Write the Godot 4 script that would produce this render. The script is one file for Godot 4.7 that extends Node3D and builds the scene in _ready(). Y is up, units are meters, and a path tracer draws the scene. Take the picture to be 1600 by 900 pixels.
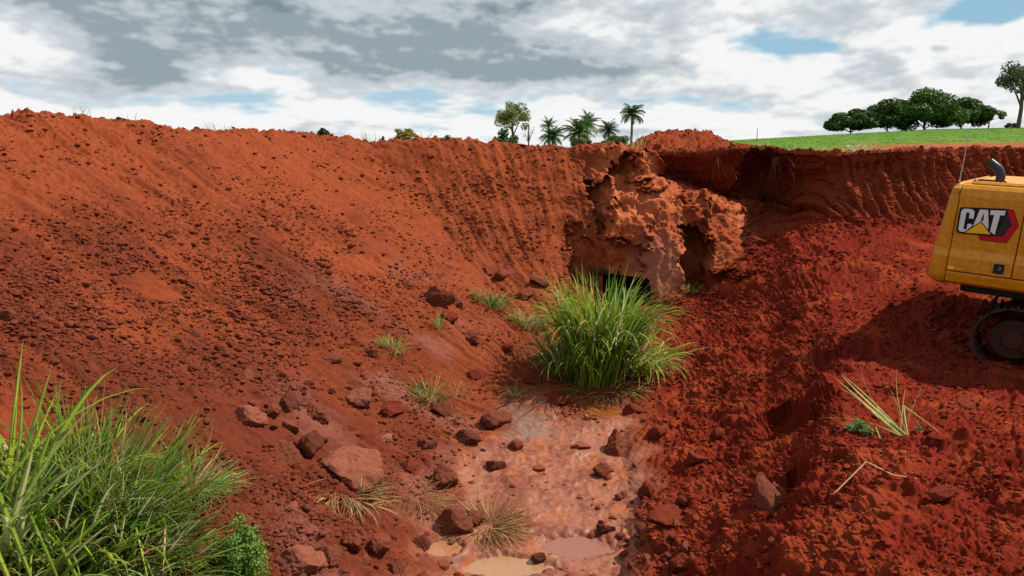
extends Node3D
# A red-earth gully under a cloudy sky: left bank, collapsed head wall with a culvert, spoil bench with an excavator.
# Metres, y up; the gully floor lies at y = 0, the rim at about y = 4.

const NET := [
	[-4.05, 1.18, -2.42, -4.55, 1.58, -2.86, -4.90, 1.87, -3.18, -5.20, 2.08, -3.44, -5.45, 2.28, -3.66, -5.72, 2.49, -3.90, -6.01, 2.73, -4.16, -6.25, 2.92, -4.38, -6.53, 3.12, -4.62, -6.80, 3.33, -4.86, -7.11, 3.57, -5.14, -7.45, 3.82, -5.44, -7.84, 4.11, -5.78, -9.19, 3.96, -6.78, -11.91, 3.75, -8.78, -18.69, 3.60, -13.78],
	[-3.39, 0.92, -2.64, -3.87, 1.31, -3.18, -4.21, 1.62, -3.56, -4.50, 1.84, -3.88, -4.75, 2.04, -4.16, -5.01, 2.27, -4.46, -5.33, 2.53, -4.82, -5.60, 2.74, -5.12, -5.91, 2.97, -5.46, -6.25, 3.23, -5.84, -6.65, 3.52, -6.28, -7.13, 3.85, -6.80, -7.69, 4.24, -7.42, -8.73, 4.09, -8.42, -10.81, 3.75, -10.42, -15.99, 3.60, -15.42],
	[-2.85, 0.69, -2.84, -3.28, 1.09, -3.44, -3.61, 1.39, -3.90, -3.88, 1.61, -4.28, -4.13, 1.82, -4.62, -4.41, 2.06, -5.02, -4.75, 2.32, -5.48, -5.04, 2.55, -5.88, -5.40, 2.81, -6.38, -5.83, 3.11, -6.96, -6.34, 3.46, -7.66, -6.98, 3.88, -8.52, -7.68, 4.38, -9.48, -8.49, 4.23, -10.48, -10.11, 3.75, -12.48, -14.16, 3.60, -17.48],
	[-2.61, 0.60, -2.92, -3.02, 0.99, -3.56, -3.34, 1.28, -4.06, -3.60, 1.51, -4.46, -3.84, 1.72, -4.84, -4.13, 1.96, -5.28, -4.48, 2.22, -5.82, -4.78, 2.45, -6.28, -5.18, 2.72, -6.88, -5.65, 3.04, -7.60, -6.21, 3.43, -8.44, -6.85, 3.90, -9.42, -7.54, 4.47, -10.48, -8.26, 4.32, -11.48, -9.70, 3.75, -13.48, -13.30, 3.60, -18.48],
	[-2.35, 0.50, -3.00, -2.74, 0.87, -3.70, -3.05, 1.16, -4.24, -3.30, 1.39, -4.68, -3.54, 1.60, -5.10, -3.83, 1.83, -5.60, -4.19, 2.10, -6.22, -4.52, 2.33, -6.78, -4.93, 2.62, -7.48, -5.42, 2.96, -8.32, -5.97, 3.38, -9.28, -6.57, 3.90, -10.32, -7.21, 4.54, -11.46, -7.84, 4.39, -12.46, -9.10, 3.75, -14.46, -12.25, 3.60, -19.46],
	[-2.08, 0.39, -3.10, -2.44, 0.75, -3.84, -2.74, 1.03, -4.44, -2.97, 1.26, -4.92, -3.21, 1.46, -5.40, -3.51, 1.68, -5.98, -3.87, 1.95, -6.70, -4.20, 2.19, -7.36, -4.61, 2.48, -8.16, -5.07, 2.84, -9.08, -5.55, 3.29, -10.06, -6.08, 3.84, -11.14, -6.68, 4.50, -12.36, -7.22, 4.35, -13.36, -8.30, 3.75, -15.36, -11.00, 3.60, -20.36],
	[-1.79, 0.27, -3.20, -2.12, 0.62, -4.00, -2.38, 0.89, -4.64, -2.62, 1.10, -5.20, -2.86, 1.29, -5.76, -3.15, 1.51, -6.44, -3.50, 1.77, -7.28, -3.83, 2.02, -8.04, -4.19, 2.32, -8.89, -4.57, 2.70, -9.81, -4.97, 3.16, -10.79, -5.43, 3.72, -11.91, -6.01, 4.39, -13.33, -6.47, 4.24, -14.33, -7.37, 3.75, -16.33, -9.62, 3.60, -21.33],
	[-1.47, 0.18, -3.28, -1.76, 0.48, -4.16, -2.01, 0.72, -4.90, -2.23, 0.91, -5.54, -2.45, 1.09, -6.18, -2.73, 1.30, -6.98, -3.06, 1.56, -7.96, -3.35, 1.83, -8.80, -3.64, 2.16, -9.67, -3.95, 2.58, -10.61, -4.31, 3.07, -11.69, -4.78, 3.65, -13.09, -5.59, 4.40, -15.49, -5.95, 4.25, -16.49, -6.68, 3.75, -18.49, -8.48, 3.60, -23.49],
	[-1.12, 0.09, -3.36, -1.38, 0.33, -4.34, -1.60, 0.54, -5.17, -1.79, 0.70, -5.91, -1.98, 0.87, -6.65, -2.22, 1.06, -7.59, -2.50, 1.35, -8.67, -2.73, 1.64, -9.55, -2.96, 2.00, -10.47, -3.21, 2.43, -11.49, -3.56, 2.93, -12.85, -4.15, 3.53, -15.16, -4.93, 4.37, -18.18, -5.20, 4.22, -19.18, -5.74, 3.75, -21.18, -7.10, 3.60, -26.18],
	[-0.76, 0.04, -3.40, -0.96, 0.18, -4.52, -1.13, 0.33, -5.47, -1.28, 0.46, -6.35, -1.43, 0.59, -7.23, -1.61, 0.81, -8.24, -1.81, 1.12, -9.41, -1.97, 1.45, -10.35, -2.13, 1.82, -11.33, -2.35, 2.23, -12.62, -2.75, 2.69, -14.87, -3.10, 3.37, -16.94, -3.28, 4.22, -18.14, -3.47, 4.07, -19.14, -3.83, 3.75, -21.14, -4.73, 3.60, -26.14],
	[-0.38, 0.02, -3.42, -0.49, 0.08, -4.64, -0.59, 0.16, -5.73, -0.68, 0.24, -6.75, -0.77, 0.33, -7.79, -0.87, 0.55, -8.91, -0.98, 0.89, -10.16, -1.07, 1.23, -11.25, -1.18, 1.58, -12.58, -1.39, 1.93, -14.91, -1.48, 2.60, -16.05, -1.56, 3.39, -17.02, -1.65, 4.26, -18.20, -1.74, 4.11, -19.20, -1.92, 3.75, -21.20, -2.37, 3.60, -26.20],
	[-0.08, -0.01, -3.44, -0.10, 0.04, -4.68, -0.12, 0.09, -5.83, -0.14, 0.14, -6.93, -0.16, 0.19, -8.09, -0.18, 0.39, -9.34, -0.21, 0.70, -10.80, -0.23, 1.00, -12.19, -0.26, 1.29, -14.06, -0.28, 1.87, -15.18, -0.30, 2.58, -16.04, -0.31, 3.35, -16.97, -0.33, 4.21, -18.14, -0.35, 4.06, -19.14, -0.38, 3.75, -21.14, -0.47, 3.60, -26.14],
	[0.15, -0.01, -3.44, 0.20, 0.04, -4.68, 0.24, 0.07, -5.87, 0.28, 0.11, -6.97, 0.32, 0.15, -8.16, 0.37, 0.32, -9.49, 0.43, 0.56, -11.25, 0.49, 0.83, -12.85, 0.53, 1.25, -14.10, 0.56, 1.82, -15.12, 0.59, 2.50, -15.96, 0.62, 3.24, -16.80, 0.65, 4.05, -17.94, 0.69, 3.90, -18.94, 0.76, 3.75, -20.94, 0.94, 3.60, -25.94],
	[0.31, -0.01, -3.44, 0.40, 0.03, -4.70, 0.48, 0.07, -5.87, 0.56, 0.10, -6.99, 0.65, 0.14, -8.18, 0.74, 0.32, -9.52, 0.87, 0.53, -11.35, 0.98, 0.82, -12.88, 1.13, 1.25, -15.00, 1.17, 2.07, -15.80, 1.21, 3.05, -16.50, 1.27, 3.78, -17.40, 1.29, 4.00, -17.80, 1.36, 3.97, -18.80, 1.55, 3.90, -21.30, 1.87, 3.70, -25.80],
	[0.42, -0.01, -3.44, 0.55, 0.03, -4.70, 0.66, 0.07, -5.87, 0.78, 0.09, -7.01, 0.90, 0.14, -8.20, 1.02, 0.31, -9.52, 1.22, 0.48, -11.50, 1.33, 0.87, -12.70, 1.56, 1.16, -15.10, 1.59, 2.09, -15.60, 1.66, 3.05, -16.40, 1.72, 3.71, -17.20, 1.76, 4.03, -17.60, 1.86, 4.00, -18.60, 2.11, 3.90, -21.10, 2.55, 3.70, -25.60],
	[0.54, -0.01, -3.44, 0.70, 0.03, -4.70, 0.85, 0.05, -5.89, 0.99, 0.09, -7.01, 1.14, 0.14, -8.20, 1.30, 0.31, -9.53, 1.56, 0.45, -11.60, 1.73, 0.80, -13.00, 2.00, 0.94, -15.10, 2.02, 1.96, -15.50, 2.08, 3.07, -16.20, 2.16, 3.61, -16.90, 2.20, 4.11, -17.30, 2.32, 4.08, -18.30, 2.64, 3.90, -20.80, 3.21, 3.70, -25.30],
	[0.65, -0.01, -3.44, 0.85, 0.03, -4.70, 1.03, 0.05, -5.89, 1.20, 0.09, -7.01, 1.39, 0.13, -8.22, 1.58, 0.31, -9.53, 1.91, 0.42, -11.70, 2.14, 0.75, -13.20, 2.41, 0.89, -15.00, 2.42, 1.99, -15.30, 2.51, 3.07, -16.10, 2.58, 3.42, -16.60, 2.63, 4.11, -17.10, 2.82, 4.08, -18.30, 3.10, 4.00, -20.10, 3.87, 3.70, -25.10],
	[0.71, 0.30, -3.17, 0.94, 0.25, -4.43, 1.17, 0.20, -5.68, 1.39, 0.15, -6.91, 1.58, 0.25, -7.96, 1.87, 0.30, -9.55, 2.23, 0.45, -11.60, 2.55, 0.70, -13.39, 2.76, 0.86, -14.60, 2.81, 2.01, -15.10, 2.96, 3.07, -16.10, 3.03, 3.42, -16.60, 3.09, 4.00, -17.00, 3.44, 4.24, -19.00, 3.78, 4.00, -20.80, 4.54, 3.70, -25.00],
	[0.78, 0.45, -3.05, 1.04, 0.40, -4.26, 1.31, 0.30, -5.53, 1.56, 0.25, -6.73, 1.81, 0.27, -7.92, 2.15, 0.30, -9.55, 2.57, 0.45, -11.60, 2.97, 0.65, -13.59, 3.13, 0.87, -14.40, 3.21, 2.03, -15.00, 3.41, 3.18, -16.20, 3.61, 3.41, -17.20, 3.51, 3.95, -16.80, 4.01, 4.48, -19.30, 4.41, 4.00, -21.10, 5.18, 3.70, -24.80],
	[0.86, 0.55, -2.96, 1.14, 0.50, -4.14, 1.43, 0.42, -5.35, 1.71, 0.36, -6.53, 2.02, 0.31, -7.83, 2.42, 0.31, -9.53, 2.90, 0.45, -11.60, 3.34, 0.67, -13.51, 3.54, 0.97, -14.40, 3.63, 2.03, -15.00, 3.91, 3.08, -16.40, 4.19, 3.27, -17.60, 3.97, 3.95, -16.80, 4.55, 4.50, -19.40, 5.00, 4.00, -21.20, 5.85, 3.70, -24.80],
	[0.90, 0.75, -2.79, 1.22, 0.65, -3.96, 1.54, 0.55, -5.15, 1.83, 0.50, -6.28, 2.20, 0.40, -7.64, 2.63, 0.40, -9.30, 3.15, 0.55, -11.28, 3.67, 0.72, -13.31, 3.96, 1.17, -14.50, 4.05, 2.03, -15.00, 4.37, 2.96, -16.40, 4.70, 3.11, -17.70, 4.42, 3.97, -16.80, 5.08, 4.55, -19.40, 5.58, 4.00, -21.20, 6.53, 3.70, -24.80],
	[0.94, 0.95, -2.62, 1.26, 0.85, -3.72, 1.62, 0.70, -4.93, 1.97, 0.60, -6.10, 2.36, 0.50, -7.43, 2.83, 0.50, -9.04, 3.35, 0.67, -10.88, 3.93, 0.82, -12.90, 4.36, 1.38, -14.50, 4.50, 2.01, -15.10, 4.83, 2.81, -16.40, 5.23, 2.94, -17.80, 4.88, 4.01, -16.80, 5.58, 4.38, -19.30, 6.13, 4.00, -21.10, 7.20, 3.70, -24.80],
	[0.96, 1.15, -2.44, 1.29, 1.05, -3.49, 1.67, 0.90, -4.63, 2.06, 0.75, -5.83, 2.47, 0.65, -7.11, 2.96, 0.65, -8.65, 3.52, 0.80, -10.46, 4.12, 0.95, -12.37, 4.81, 1.68, -14.70, 5.01, 2.06, -15.40, 5.29, 2.63, -16.40, 5.76, 2.74, -17.90, 5.33, 4.06, -16.80, 5.96, 4.15, -18.80, 6.54, 4.00, -20.60, 7.87, 3.70, -24.80],
	[0.98, 1.30, -2.32, 1.31, 1.25, -3.25, 1.70, 1.08, -4.36, 2.09, 0.95, -5.47, 2.52, 0.85, -6.69, 3.07, 0.80, -8.26, 3.68, 0.92, -10.07, 4.30, 1.07, -11.89, 5.28, 1.94, -14.90, 5.72, 2.11, -16.20, 6.11, 2.36, -17.40, 6.27, 3.13, -18.00, 5.99, 4.09, -17.40, 6.34, 4.06, -18.40, 7.20, 3.90, -20.90, 8.75, 3.70, -25.40],
	[1.00, 1.45, -2.19, 1.36, 1.35, -3.13, 1.73, 1.25, -4.11, 2.13, 1.13, -5.15, 2.56, 1.03, -6.30, 3.18, 0.93, -7.93, 3.83, 1.03, -9.71, 4.48, 1.17, -11.48, 5.72, 2.14, -15.00, 6.30, 2.28, -16.60, 6.72, 2.68, -17.80, 6.66, 3.49, -17.80, 6.36, 4.08, -17.10, 6.73, 4.05, -18.10, 7.66, 3.90, -20.60, 9.33, 3.70, -25.10],
	[1.05, 1.50, -2.14, 1.43, 1.40, -3.07, 1.78, 1.36, -3.94, 2.15, 1.30, -4.84, 2.59, 1.20, -5.94, 3.22, 1.10, -7.49, 3.88, 1.20, -9.15, 4.50, 1.35, -10.75, 6.08, 2.35, -14.90, 6.59, 2.50, -16.20, 6.95, 2.98, -17.20, 6.82, 3.60, -17.00, 6.47, 4.01, -16.20, 6.87, 3.98, -17.20, 7.86, 3.90, -19.70, 9.66, 3.70, -24.20],
	[1.13, 1.50, -2.14, 1.50, 1.45, -3.01, 1.85, 1.43, -3.84, 2.19, 1.42, -4.63, 2.64, 1.33, -5.67, 3.30, 1.22, -7.18, 3.99, 1.30, -8.83, 4.61, 1.46, -10.30, 6.31, 2.46, -14.50, 6.63, 2.73, -15.30, 6.85, 3.20, -15.90, 6.77, 3.69, -15.80, 6.57, 3.97, -15.40, 7.00, 3.94, -16.40, 8.06, 3.90, -18.90, 9.98, 3.70, -23.40],
	[1.20, 1.50, -2.14, 1.57, 1.50, -2.95, 1.92, 1.50, -3.73, 2.26, 1.50, -4.48, 2.69, 1.45, -5.41, 3.31, 1.38, -6.77, 4.06, 1.42, -8.43, 4.73, 1.55, -9.94, 6.58, 2.50, -14.20, 6.82, 2.81, -14.80, 6.92, 3.27, -15.10, 6.93, 3.67, -15.20, 6.86, 3.93, -15.10, 7.31, 3.90, -16.10, 8.45, 3.90, -18.60, 10.49, 3.70, -23.10],
	[1.29, 1.55, -2.10, 1.69, 1.55, -2.90, 2.03, 1.60, -3.58, 2.39, 1.60, -4.30, 2.81, 1.57, -5.16, 3.54, 1.45, -6.58, 4.43, 1.44, -8.37, 5.14, 1.58, -9.82, 7.08, 2.56, -13.90, 7.30, 2.88, -14.40, 7.41, 3.29, -14.70, 7.47, 3.65, -14.90, 7.44, 3.95, -14.90, 7.94, 3.92, -15.90, 9.19, 3.90, -18.40, 11.44, 3.70, -22.90],
	[1.38, 1.60, -2.06, 1.77, 1.65, -2.78, 2.12, 1.70, -3.44, 2.49, 1.70, -4.13, 2.97, 1.65, -4.99, 3.78, 1.50, -6.46, 4.81, 1.45, -8.34, 5.56, 1.60, -9.74, 7.67, 2.60, -13.80, 7.90, 2.91, -14.30, 8.03, 3.29, -14.60, 8.10, 3.66, -14.80, 8.06, 3.99, -14.80, 8.60, 3.96, -15.80, 9.97, 3.90, -18.30, 12.42, 3.70, -22.80],
	[1.46, 1.65, -2.02, 1.87, 1.70, -2.72, 2.27, 1.73, -3.39, 2.67, 1.73, -4.07, 3.18, 1.68, -4.92, 4.10, 1.50, -6.46, 5.32, 1.40, -8.50, 6.02, 1.60, -9.74, 8.24, 2.62, -13.70, 8.50, 2.92, -14.20, 8.63, 3.30, -14.50, 8.71, 3.66, -14.70, 8.73, 4.00, -14.80, 9.32, 3.97, -15.80, 10.79, 3.90, -18.30, 13.45, 3.70, -22.80],
	[1.59, 1.70, -1.97, 2.06, 1.72, -2.69, 2.49, 1.75, -3.36, 2.93, 1.75, -4.04, 3.49, 1.70, -4.88, 4.54, 1.50, -6.46, 6.00, 1.35, -8.66, 6.67, 1.60, -9.74, 9.06, 2.64, -13.60, 9.35, 2.93, -14.10, 9.56, 3.30, -14.50, 9.71, 3.66, -14.80, 9.80, 4.03, -15.00, 10.45, 4.00, -16.00, 12.08, 3.90, -18.50, 15.02, 3.70, -23.00],
	[1.72, 1.75, -1.93, 2.22, 1.78, -2.62, 2.70, 1.80, -3.29, 3.18, 1.80, -3.95, 3.79, 1.75, -4.78, 5.05, 1.50, -6.46, 6.74, 1.32, -8.76, 7.47, 1.58, -9.82, 9.92, 2.67, -13.40, 10.24, 2.94, -13.90, 10.48, 3.31, -14.30, 10.65, 3.66, -14.60, 10.74, 4.05, -14.80, 11.46, 4.02, -15.80, 13.28, 3.90, -18.30, 16.54, 3.70, -22.80],
	[1.98, 1.75, -1.93, 2.56, 1.78, -2.62, 3.11, 1.80, -3.29, 3.66, 1.80, -3.95, 4.36, 1.75, -4.78, 5.80, 1.50, -6.46, 7.76, 1.32, -8.76, 8.70, 1.55, -9.94, 11.07, 2.71, -13.00, 11.44, 2.97, -13.50, 11.72, 3.32, -13.90, 11.91, 3.67, -14.20, 12.09, 4.08, -14.50, 12.93, 4.05, -15.50, 15.01, 3.90, -18.00, 18.76, 3.70, -22.50],
	[2.37, 1.75, -1.93, 3.06, 1.78, -2.62, 3.72, 1.80, -3.29, 4.37, 1.80, -3.95, 5.21, 1.75, -4.78, 6.94, 1.50, -6.46, 9.17, 1.35, -8.66, 10.62, 1.50, -10.14, 12.72, 2.76, -12.50, 13.17, 3.01, -13.00, 13.50, 3.35, -13.40, 13.74, 3.68, -13.70, 13.96, 4.07, -14.00, 14.96, 4.04, -15.00, 17.45, 3.90, -17.50, 21.94, 3.70, -22.00],
	[3.23, 1.75, -1.93, 4.17, 1.78, -2.62, 5.07, 1.80, -3.29, 5.96, 1.80, -3.95, 7.11, 1.75, -4.78, 9.27, 1.55, -6.33, 12.27, 1.40, -8.50, 14.48, 1.50, -10.14, 16.65, 2.81, -12.00, 17.27, 3.05, -12.50, 17.73, 3.37, -12.90, 18.05, 3.69, -13.20, 18.36, 4.07, -13.50, 19.72, 4.04, -14.50, 23.12, 3.90, -17.00, 29.23, 3.70, -21.50],
]
# station of each column along the gully's front (a lateral coordinate of the net)
const STATION := [-700., -350., -100., 0., 100., 200., 300., 400., 500., 600., 700., 780., 840., 880., 910., 940., 970., 1000., 1030., 1060., 1090., 1120., 1150., 1180., 1210., 1240., 1270., 1300., 1350., 1400., 1450., 1520., 1600., 1720., 1900., 2300.]
const SUB_U := [20, 24, 30, 46, 46, 46, 46, 46, 46, 46, 36, 28, 19, 15, 15, 15, 15, 15, 15, 15, 15, 15, 15, 15, 15, 15, 15, 24, 24, 24, 32, 36, 34, 26, 20]
const SUB_V := [4, 30, 44, 48, 40, 40, 40, 32, 60, 44, 40, 30, 26, 16, 12, 8]

var rng := RandomNumberGenerator.new()
var taken := {}
var mats := {}
var pal := []            # grass colours, linear
var palm_mats := []
var blades := []         # blade meshes
var tpos := PackedVector3Array()
var tnor := PackedVector3Array()
var tst := PackedFloat32Array()
var tv := PackedFloat32Array()
var NU := 0
var NV := 0
var hgrid := PackedFloat32Array()
var tcol := PackedColorArray()
const HX := 320
const HZ := 300

# ------------------------------------------------------------------ helpers
func numbered(called: String) -> String:
	if not taken.has(called):
		taken[called] = 0
		return called
	taken[called] += 1
	return "%s_%03d" % [called, taken[called]]

func tag(o: Node, label: String, category: String, group := "", kind := "") -> void:
	if label: o.set_meta("label", label)
	if category: o.set_meta("category", category)
	if group: o.set_meta("group", group)
	if kind: o.set_meta("kind", kind)

func thing(called: String, label: String, category: String, at := Vector3.ZERO, turn := 0.0, group := "") -> Node3D:
	var o := Node3D.new()
	o.name = numbered(called)
	add_child(o)
	o.position = at
	o.rotation.y = turn
	tag(o, label, category, group)
	return o

func part(called: String, mesh: Mesh, m: Material, parent: Node) -> MeshInstance3D:
	var o := MeshInstance3D.new()
	o.name = called
	o.mesh = mesh
	if m: o.material_override = m
	parent.add_child(o, true)
	return o

func solid(r: float, g: float, b: float, rough := 0.9, spec := 0.2) -> StandardMaterial3D:
	var m := StandardMaterial3D.new()
	m.albedo_color = Color(r, g, b).linear_to_srgb()
	m.roughness = rough
	m.metallic_specular = spec
	return m

func tinted(rough := 0.9, spec := 0.5) -> StandardMaterial3D:
	var m := StandardMaterial3D.new()
	m.vertex_color_use_as_albedo = true
	m.roughness = rough
	m.metallic_specular = spec
	return m

func noise(kind: int, freq: float, octaves: int, sd: int) -> FastNoiseLite:
	var n := FastNoiseLite.new()
	n.noise_type = kind
	n.frequency = freq
	n.seed = sd
	if octaves > 1:
		n.fractal_type = FastNoiseLite.FRACTAL_FBM
		n.fractal_octaves = octaves
	else:
		n.fractal_type = FastNoiseLite.FRACTAL_NONE
	return n

func mesh_of(v: PackedVector3Array, n: PackedVector3Array, idx: PackedInt32Array, c := PackedColorArray(), into: ArrayMesh = null) -> ArrayMesh:
	var a := []
	a.resize(Mesh.ARRAY_MAX)
	a[Mesh.ARRAY_VERTEX] = v
	a[Mesh.ARRAY_NORMAL] = n
	if c.size(): a[Mesh.ARRAY_COLOR] = c
	if idx.size(): a[Mesh.ARRAY_INDEX] = idx
	var m: ArrayMesh = into if into else ArrayMesh.new()
	m.add_surface_from_arrays(Mesh.PRIMITIVE_TRIANGLES, a)
	return m

func ss(a: float, b: float, x: float) -> float:
	return smoothstep(a, b, x)

func harm(a: Vector3, b: Vector3) -> Vector3:
	var r := Vector3.ZERO
	if a.x * b.x > 0: r.x = 2.0 * a.x * b.x / (a.x + b.x)
	if a.y * b.y > 0: r.y = 2.0 * a.y * b.y / (a.y + b.y)
	if a.z * b.z > 0: r.z = 2.0 * a.z * b.z / (a.z + b.z)
	return r

func herm(p0: Vector3, m0: Vector3, p1: Vector3, m1: Vector3, t: float) -> Vector3:
	var t2 := t * t
	var t3 := t2 * t
	return p0 * (2 * t3 - 3 * t2 + 1) + m0 * (t3 - 2 * t2 + t) + p1 * (3 * t2 - 2 * t3) + m1 * (t3 - t2)

# ------------------------------------------------------------------ terrain
# hollows and bulges of the earth: centre, radii, shift
const DENTS := [
	[Vector3(2.62, 3.50, -16.5), Vector3(0.32, 0.45, 1.6), Vector3(0, 0, -0.50)],
	[Vector3(3.34, 3.55, -16.8), Vector3(0.42, 0.50, 1.6), Vector3(0, 0, 0.30)],
	[Vector3(3.95, 1.65, -14.9), Vector3(0.30, 0.75, 1.5), Vector3(0.15, 0, -0.95)],
	[Vector3(4.85, 2.05, -15.2), Vector3(0.60, 1.10, 1.4), Vector3(-0.10, 0, 0.32)],
	[Vector3(3.20, 1.55, -14.8), Vector3(0.50, 0.95, 1.5), Vector3(0, 0, 0.22)],
	[Vector3(2.05, 2.75, -16.0), Vector3(0.26, 0.60, 1.4), Vector3(0.05, 0, -0.40)],
	[Vector3(4.30, 2.75, -15.8), Vector3(0.55, 0.30, 1.2), Vector3(0, 0, 0.10)],
	[Vector3(3.92, 2.60, -15.7), Vector3(0.25, 0.30, 1.2), Vector3(0, 0, -0.16)],
	[Vector3(1.55, 1.75, -15.6), Vector3(0.28, 0.70, 1.4), Vector3(0, 0, -0.14)],
	[Vector3(2.60, 2.35, -15.6), Vector3(0.55, 0.40, 1.2), Vector3(0, 0, 0.25)],
	[Vector3(6.60, 3.45, -16.9), Vector3(1.10, 0.80, 1.4), Vector3(0, 0, -0.55)],
	[Vector3(3.12, 1.02, -7.50), Vector3(0.40, 0.36, 0.50), Vector3(0.06, -0.22, 0)],
	[Vector3(3.30, 1.35, -7.35), Vector3(0.30, 0.30, 0.40), Vector3(-0.06, 0.14, 0)],
	[Vector3(2.52, 1.24, -5.45), Vector3(0.16, 0.40, 0.45), Vector3(0.05, -0.22, 0)],
	[Vector3(2.30, 1.10, -5.20), Vector3(0.16, 0.40, 0.25), Vector3(0.02, -0.14, 0)],
	[Vector3(4.45, 1.48, -8.20), Vector3(0.30, 0.30, 0.22), Vector3(0, -0.20, 0)],
	[Vector3(4.30, 1.55, -8.55), Vector3(0.45, 0.40, 0.30), Vector3(0, 0.16, 0)],
	[Vector3(3.45, 1.62, -5.20), Vector3(0.30, 0.4, 0.16), Vector3(0, 0.12, 0)],
	[Vector3(3.60, 1.62, -4.80), Vector3(0.30, 0.4, 0.18), Vector3(0, 0.10, 0)],
	[Vector3(3.55, 1.60, -5.05), Vector3(0.14, 0.4, 0.09), Vector3(0, -0.16, 0)],
	[Vector3(2.95, 1.55, -4.35), Vector3(0.12, 0.4, 0.09), Vector3(0, -0.15, 0)],
	[Vector3(3.15, 1.60, -4.15), Vector3(0.16, 0.4, 0.09), Vector3(0, -0.13, 0)],
]
# standing water: centre x, z, half-sizes, level, colour, label
const PUDDLES := [
	[-0.05, -6.02, 0.50, 0.20, 0.065, Color(0.26, 0.14, 0.07), "tan muddy trickle of water beside the dry straw tuft"],
	[0.68, -6.38, 0.45, 0.24, 0.060, Color(0.20, 0.075, 0.050), "smooth pinkish puddle in the mud at the gully's lower end"],
	[1.30, -9.72, 0.48, 0.34, 0.235, Color(0.20, 0.060, 0.018), "orange stained puddle at the foot of the big grass clump"],
	[-0.66, -6.22, 0.20, 0.18, 0.130, Color(0.27, 0.115, 0.060), "small brown puddle below the hanging roots"],
]
const SCARP_D := [3.0, 4.28, 5.0, 5.74, 6.97, 8.43, 9.5]
const SCARP_X := [1.40, 1.71, 2.14, 2.63, 3.30, 4.06, 4.5]

func scarp_x(d: float) -> float:
	for i in 6:
		if d < SCARP_D[i + 1] or i == 5:
			return lerpf(SCARP_X[i], SCARP_X[i + 1], (d - SCARP_D[i]) / (SCARP_D[i + 1] - SCARP_D[i]))
	return 0.0

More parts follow.
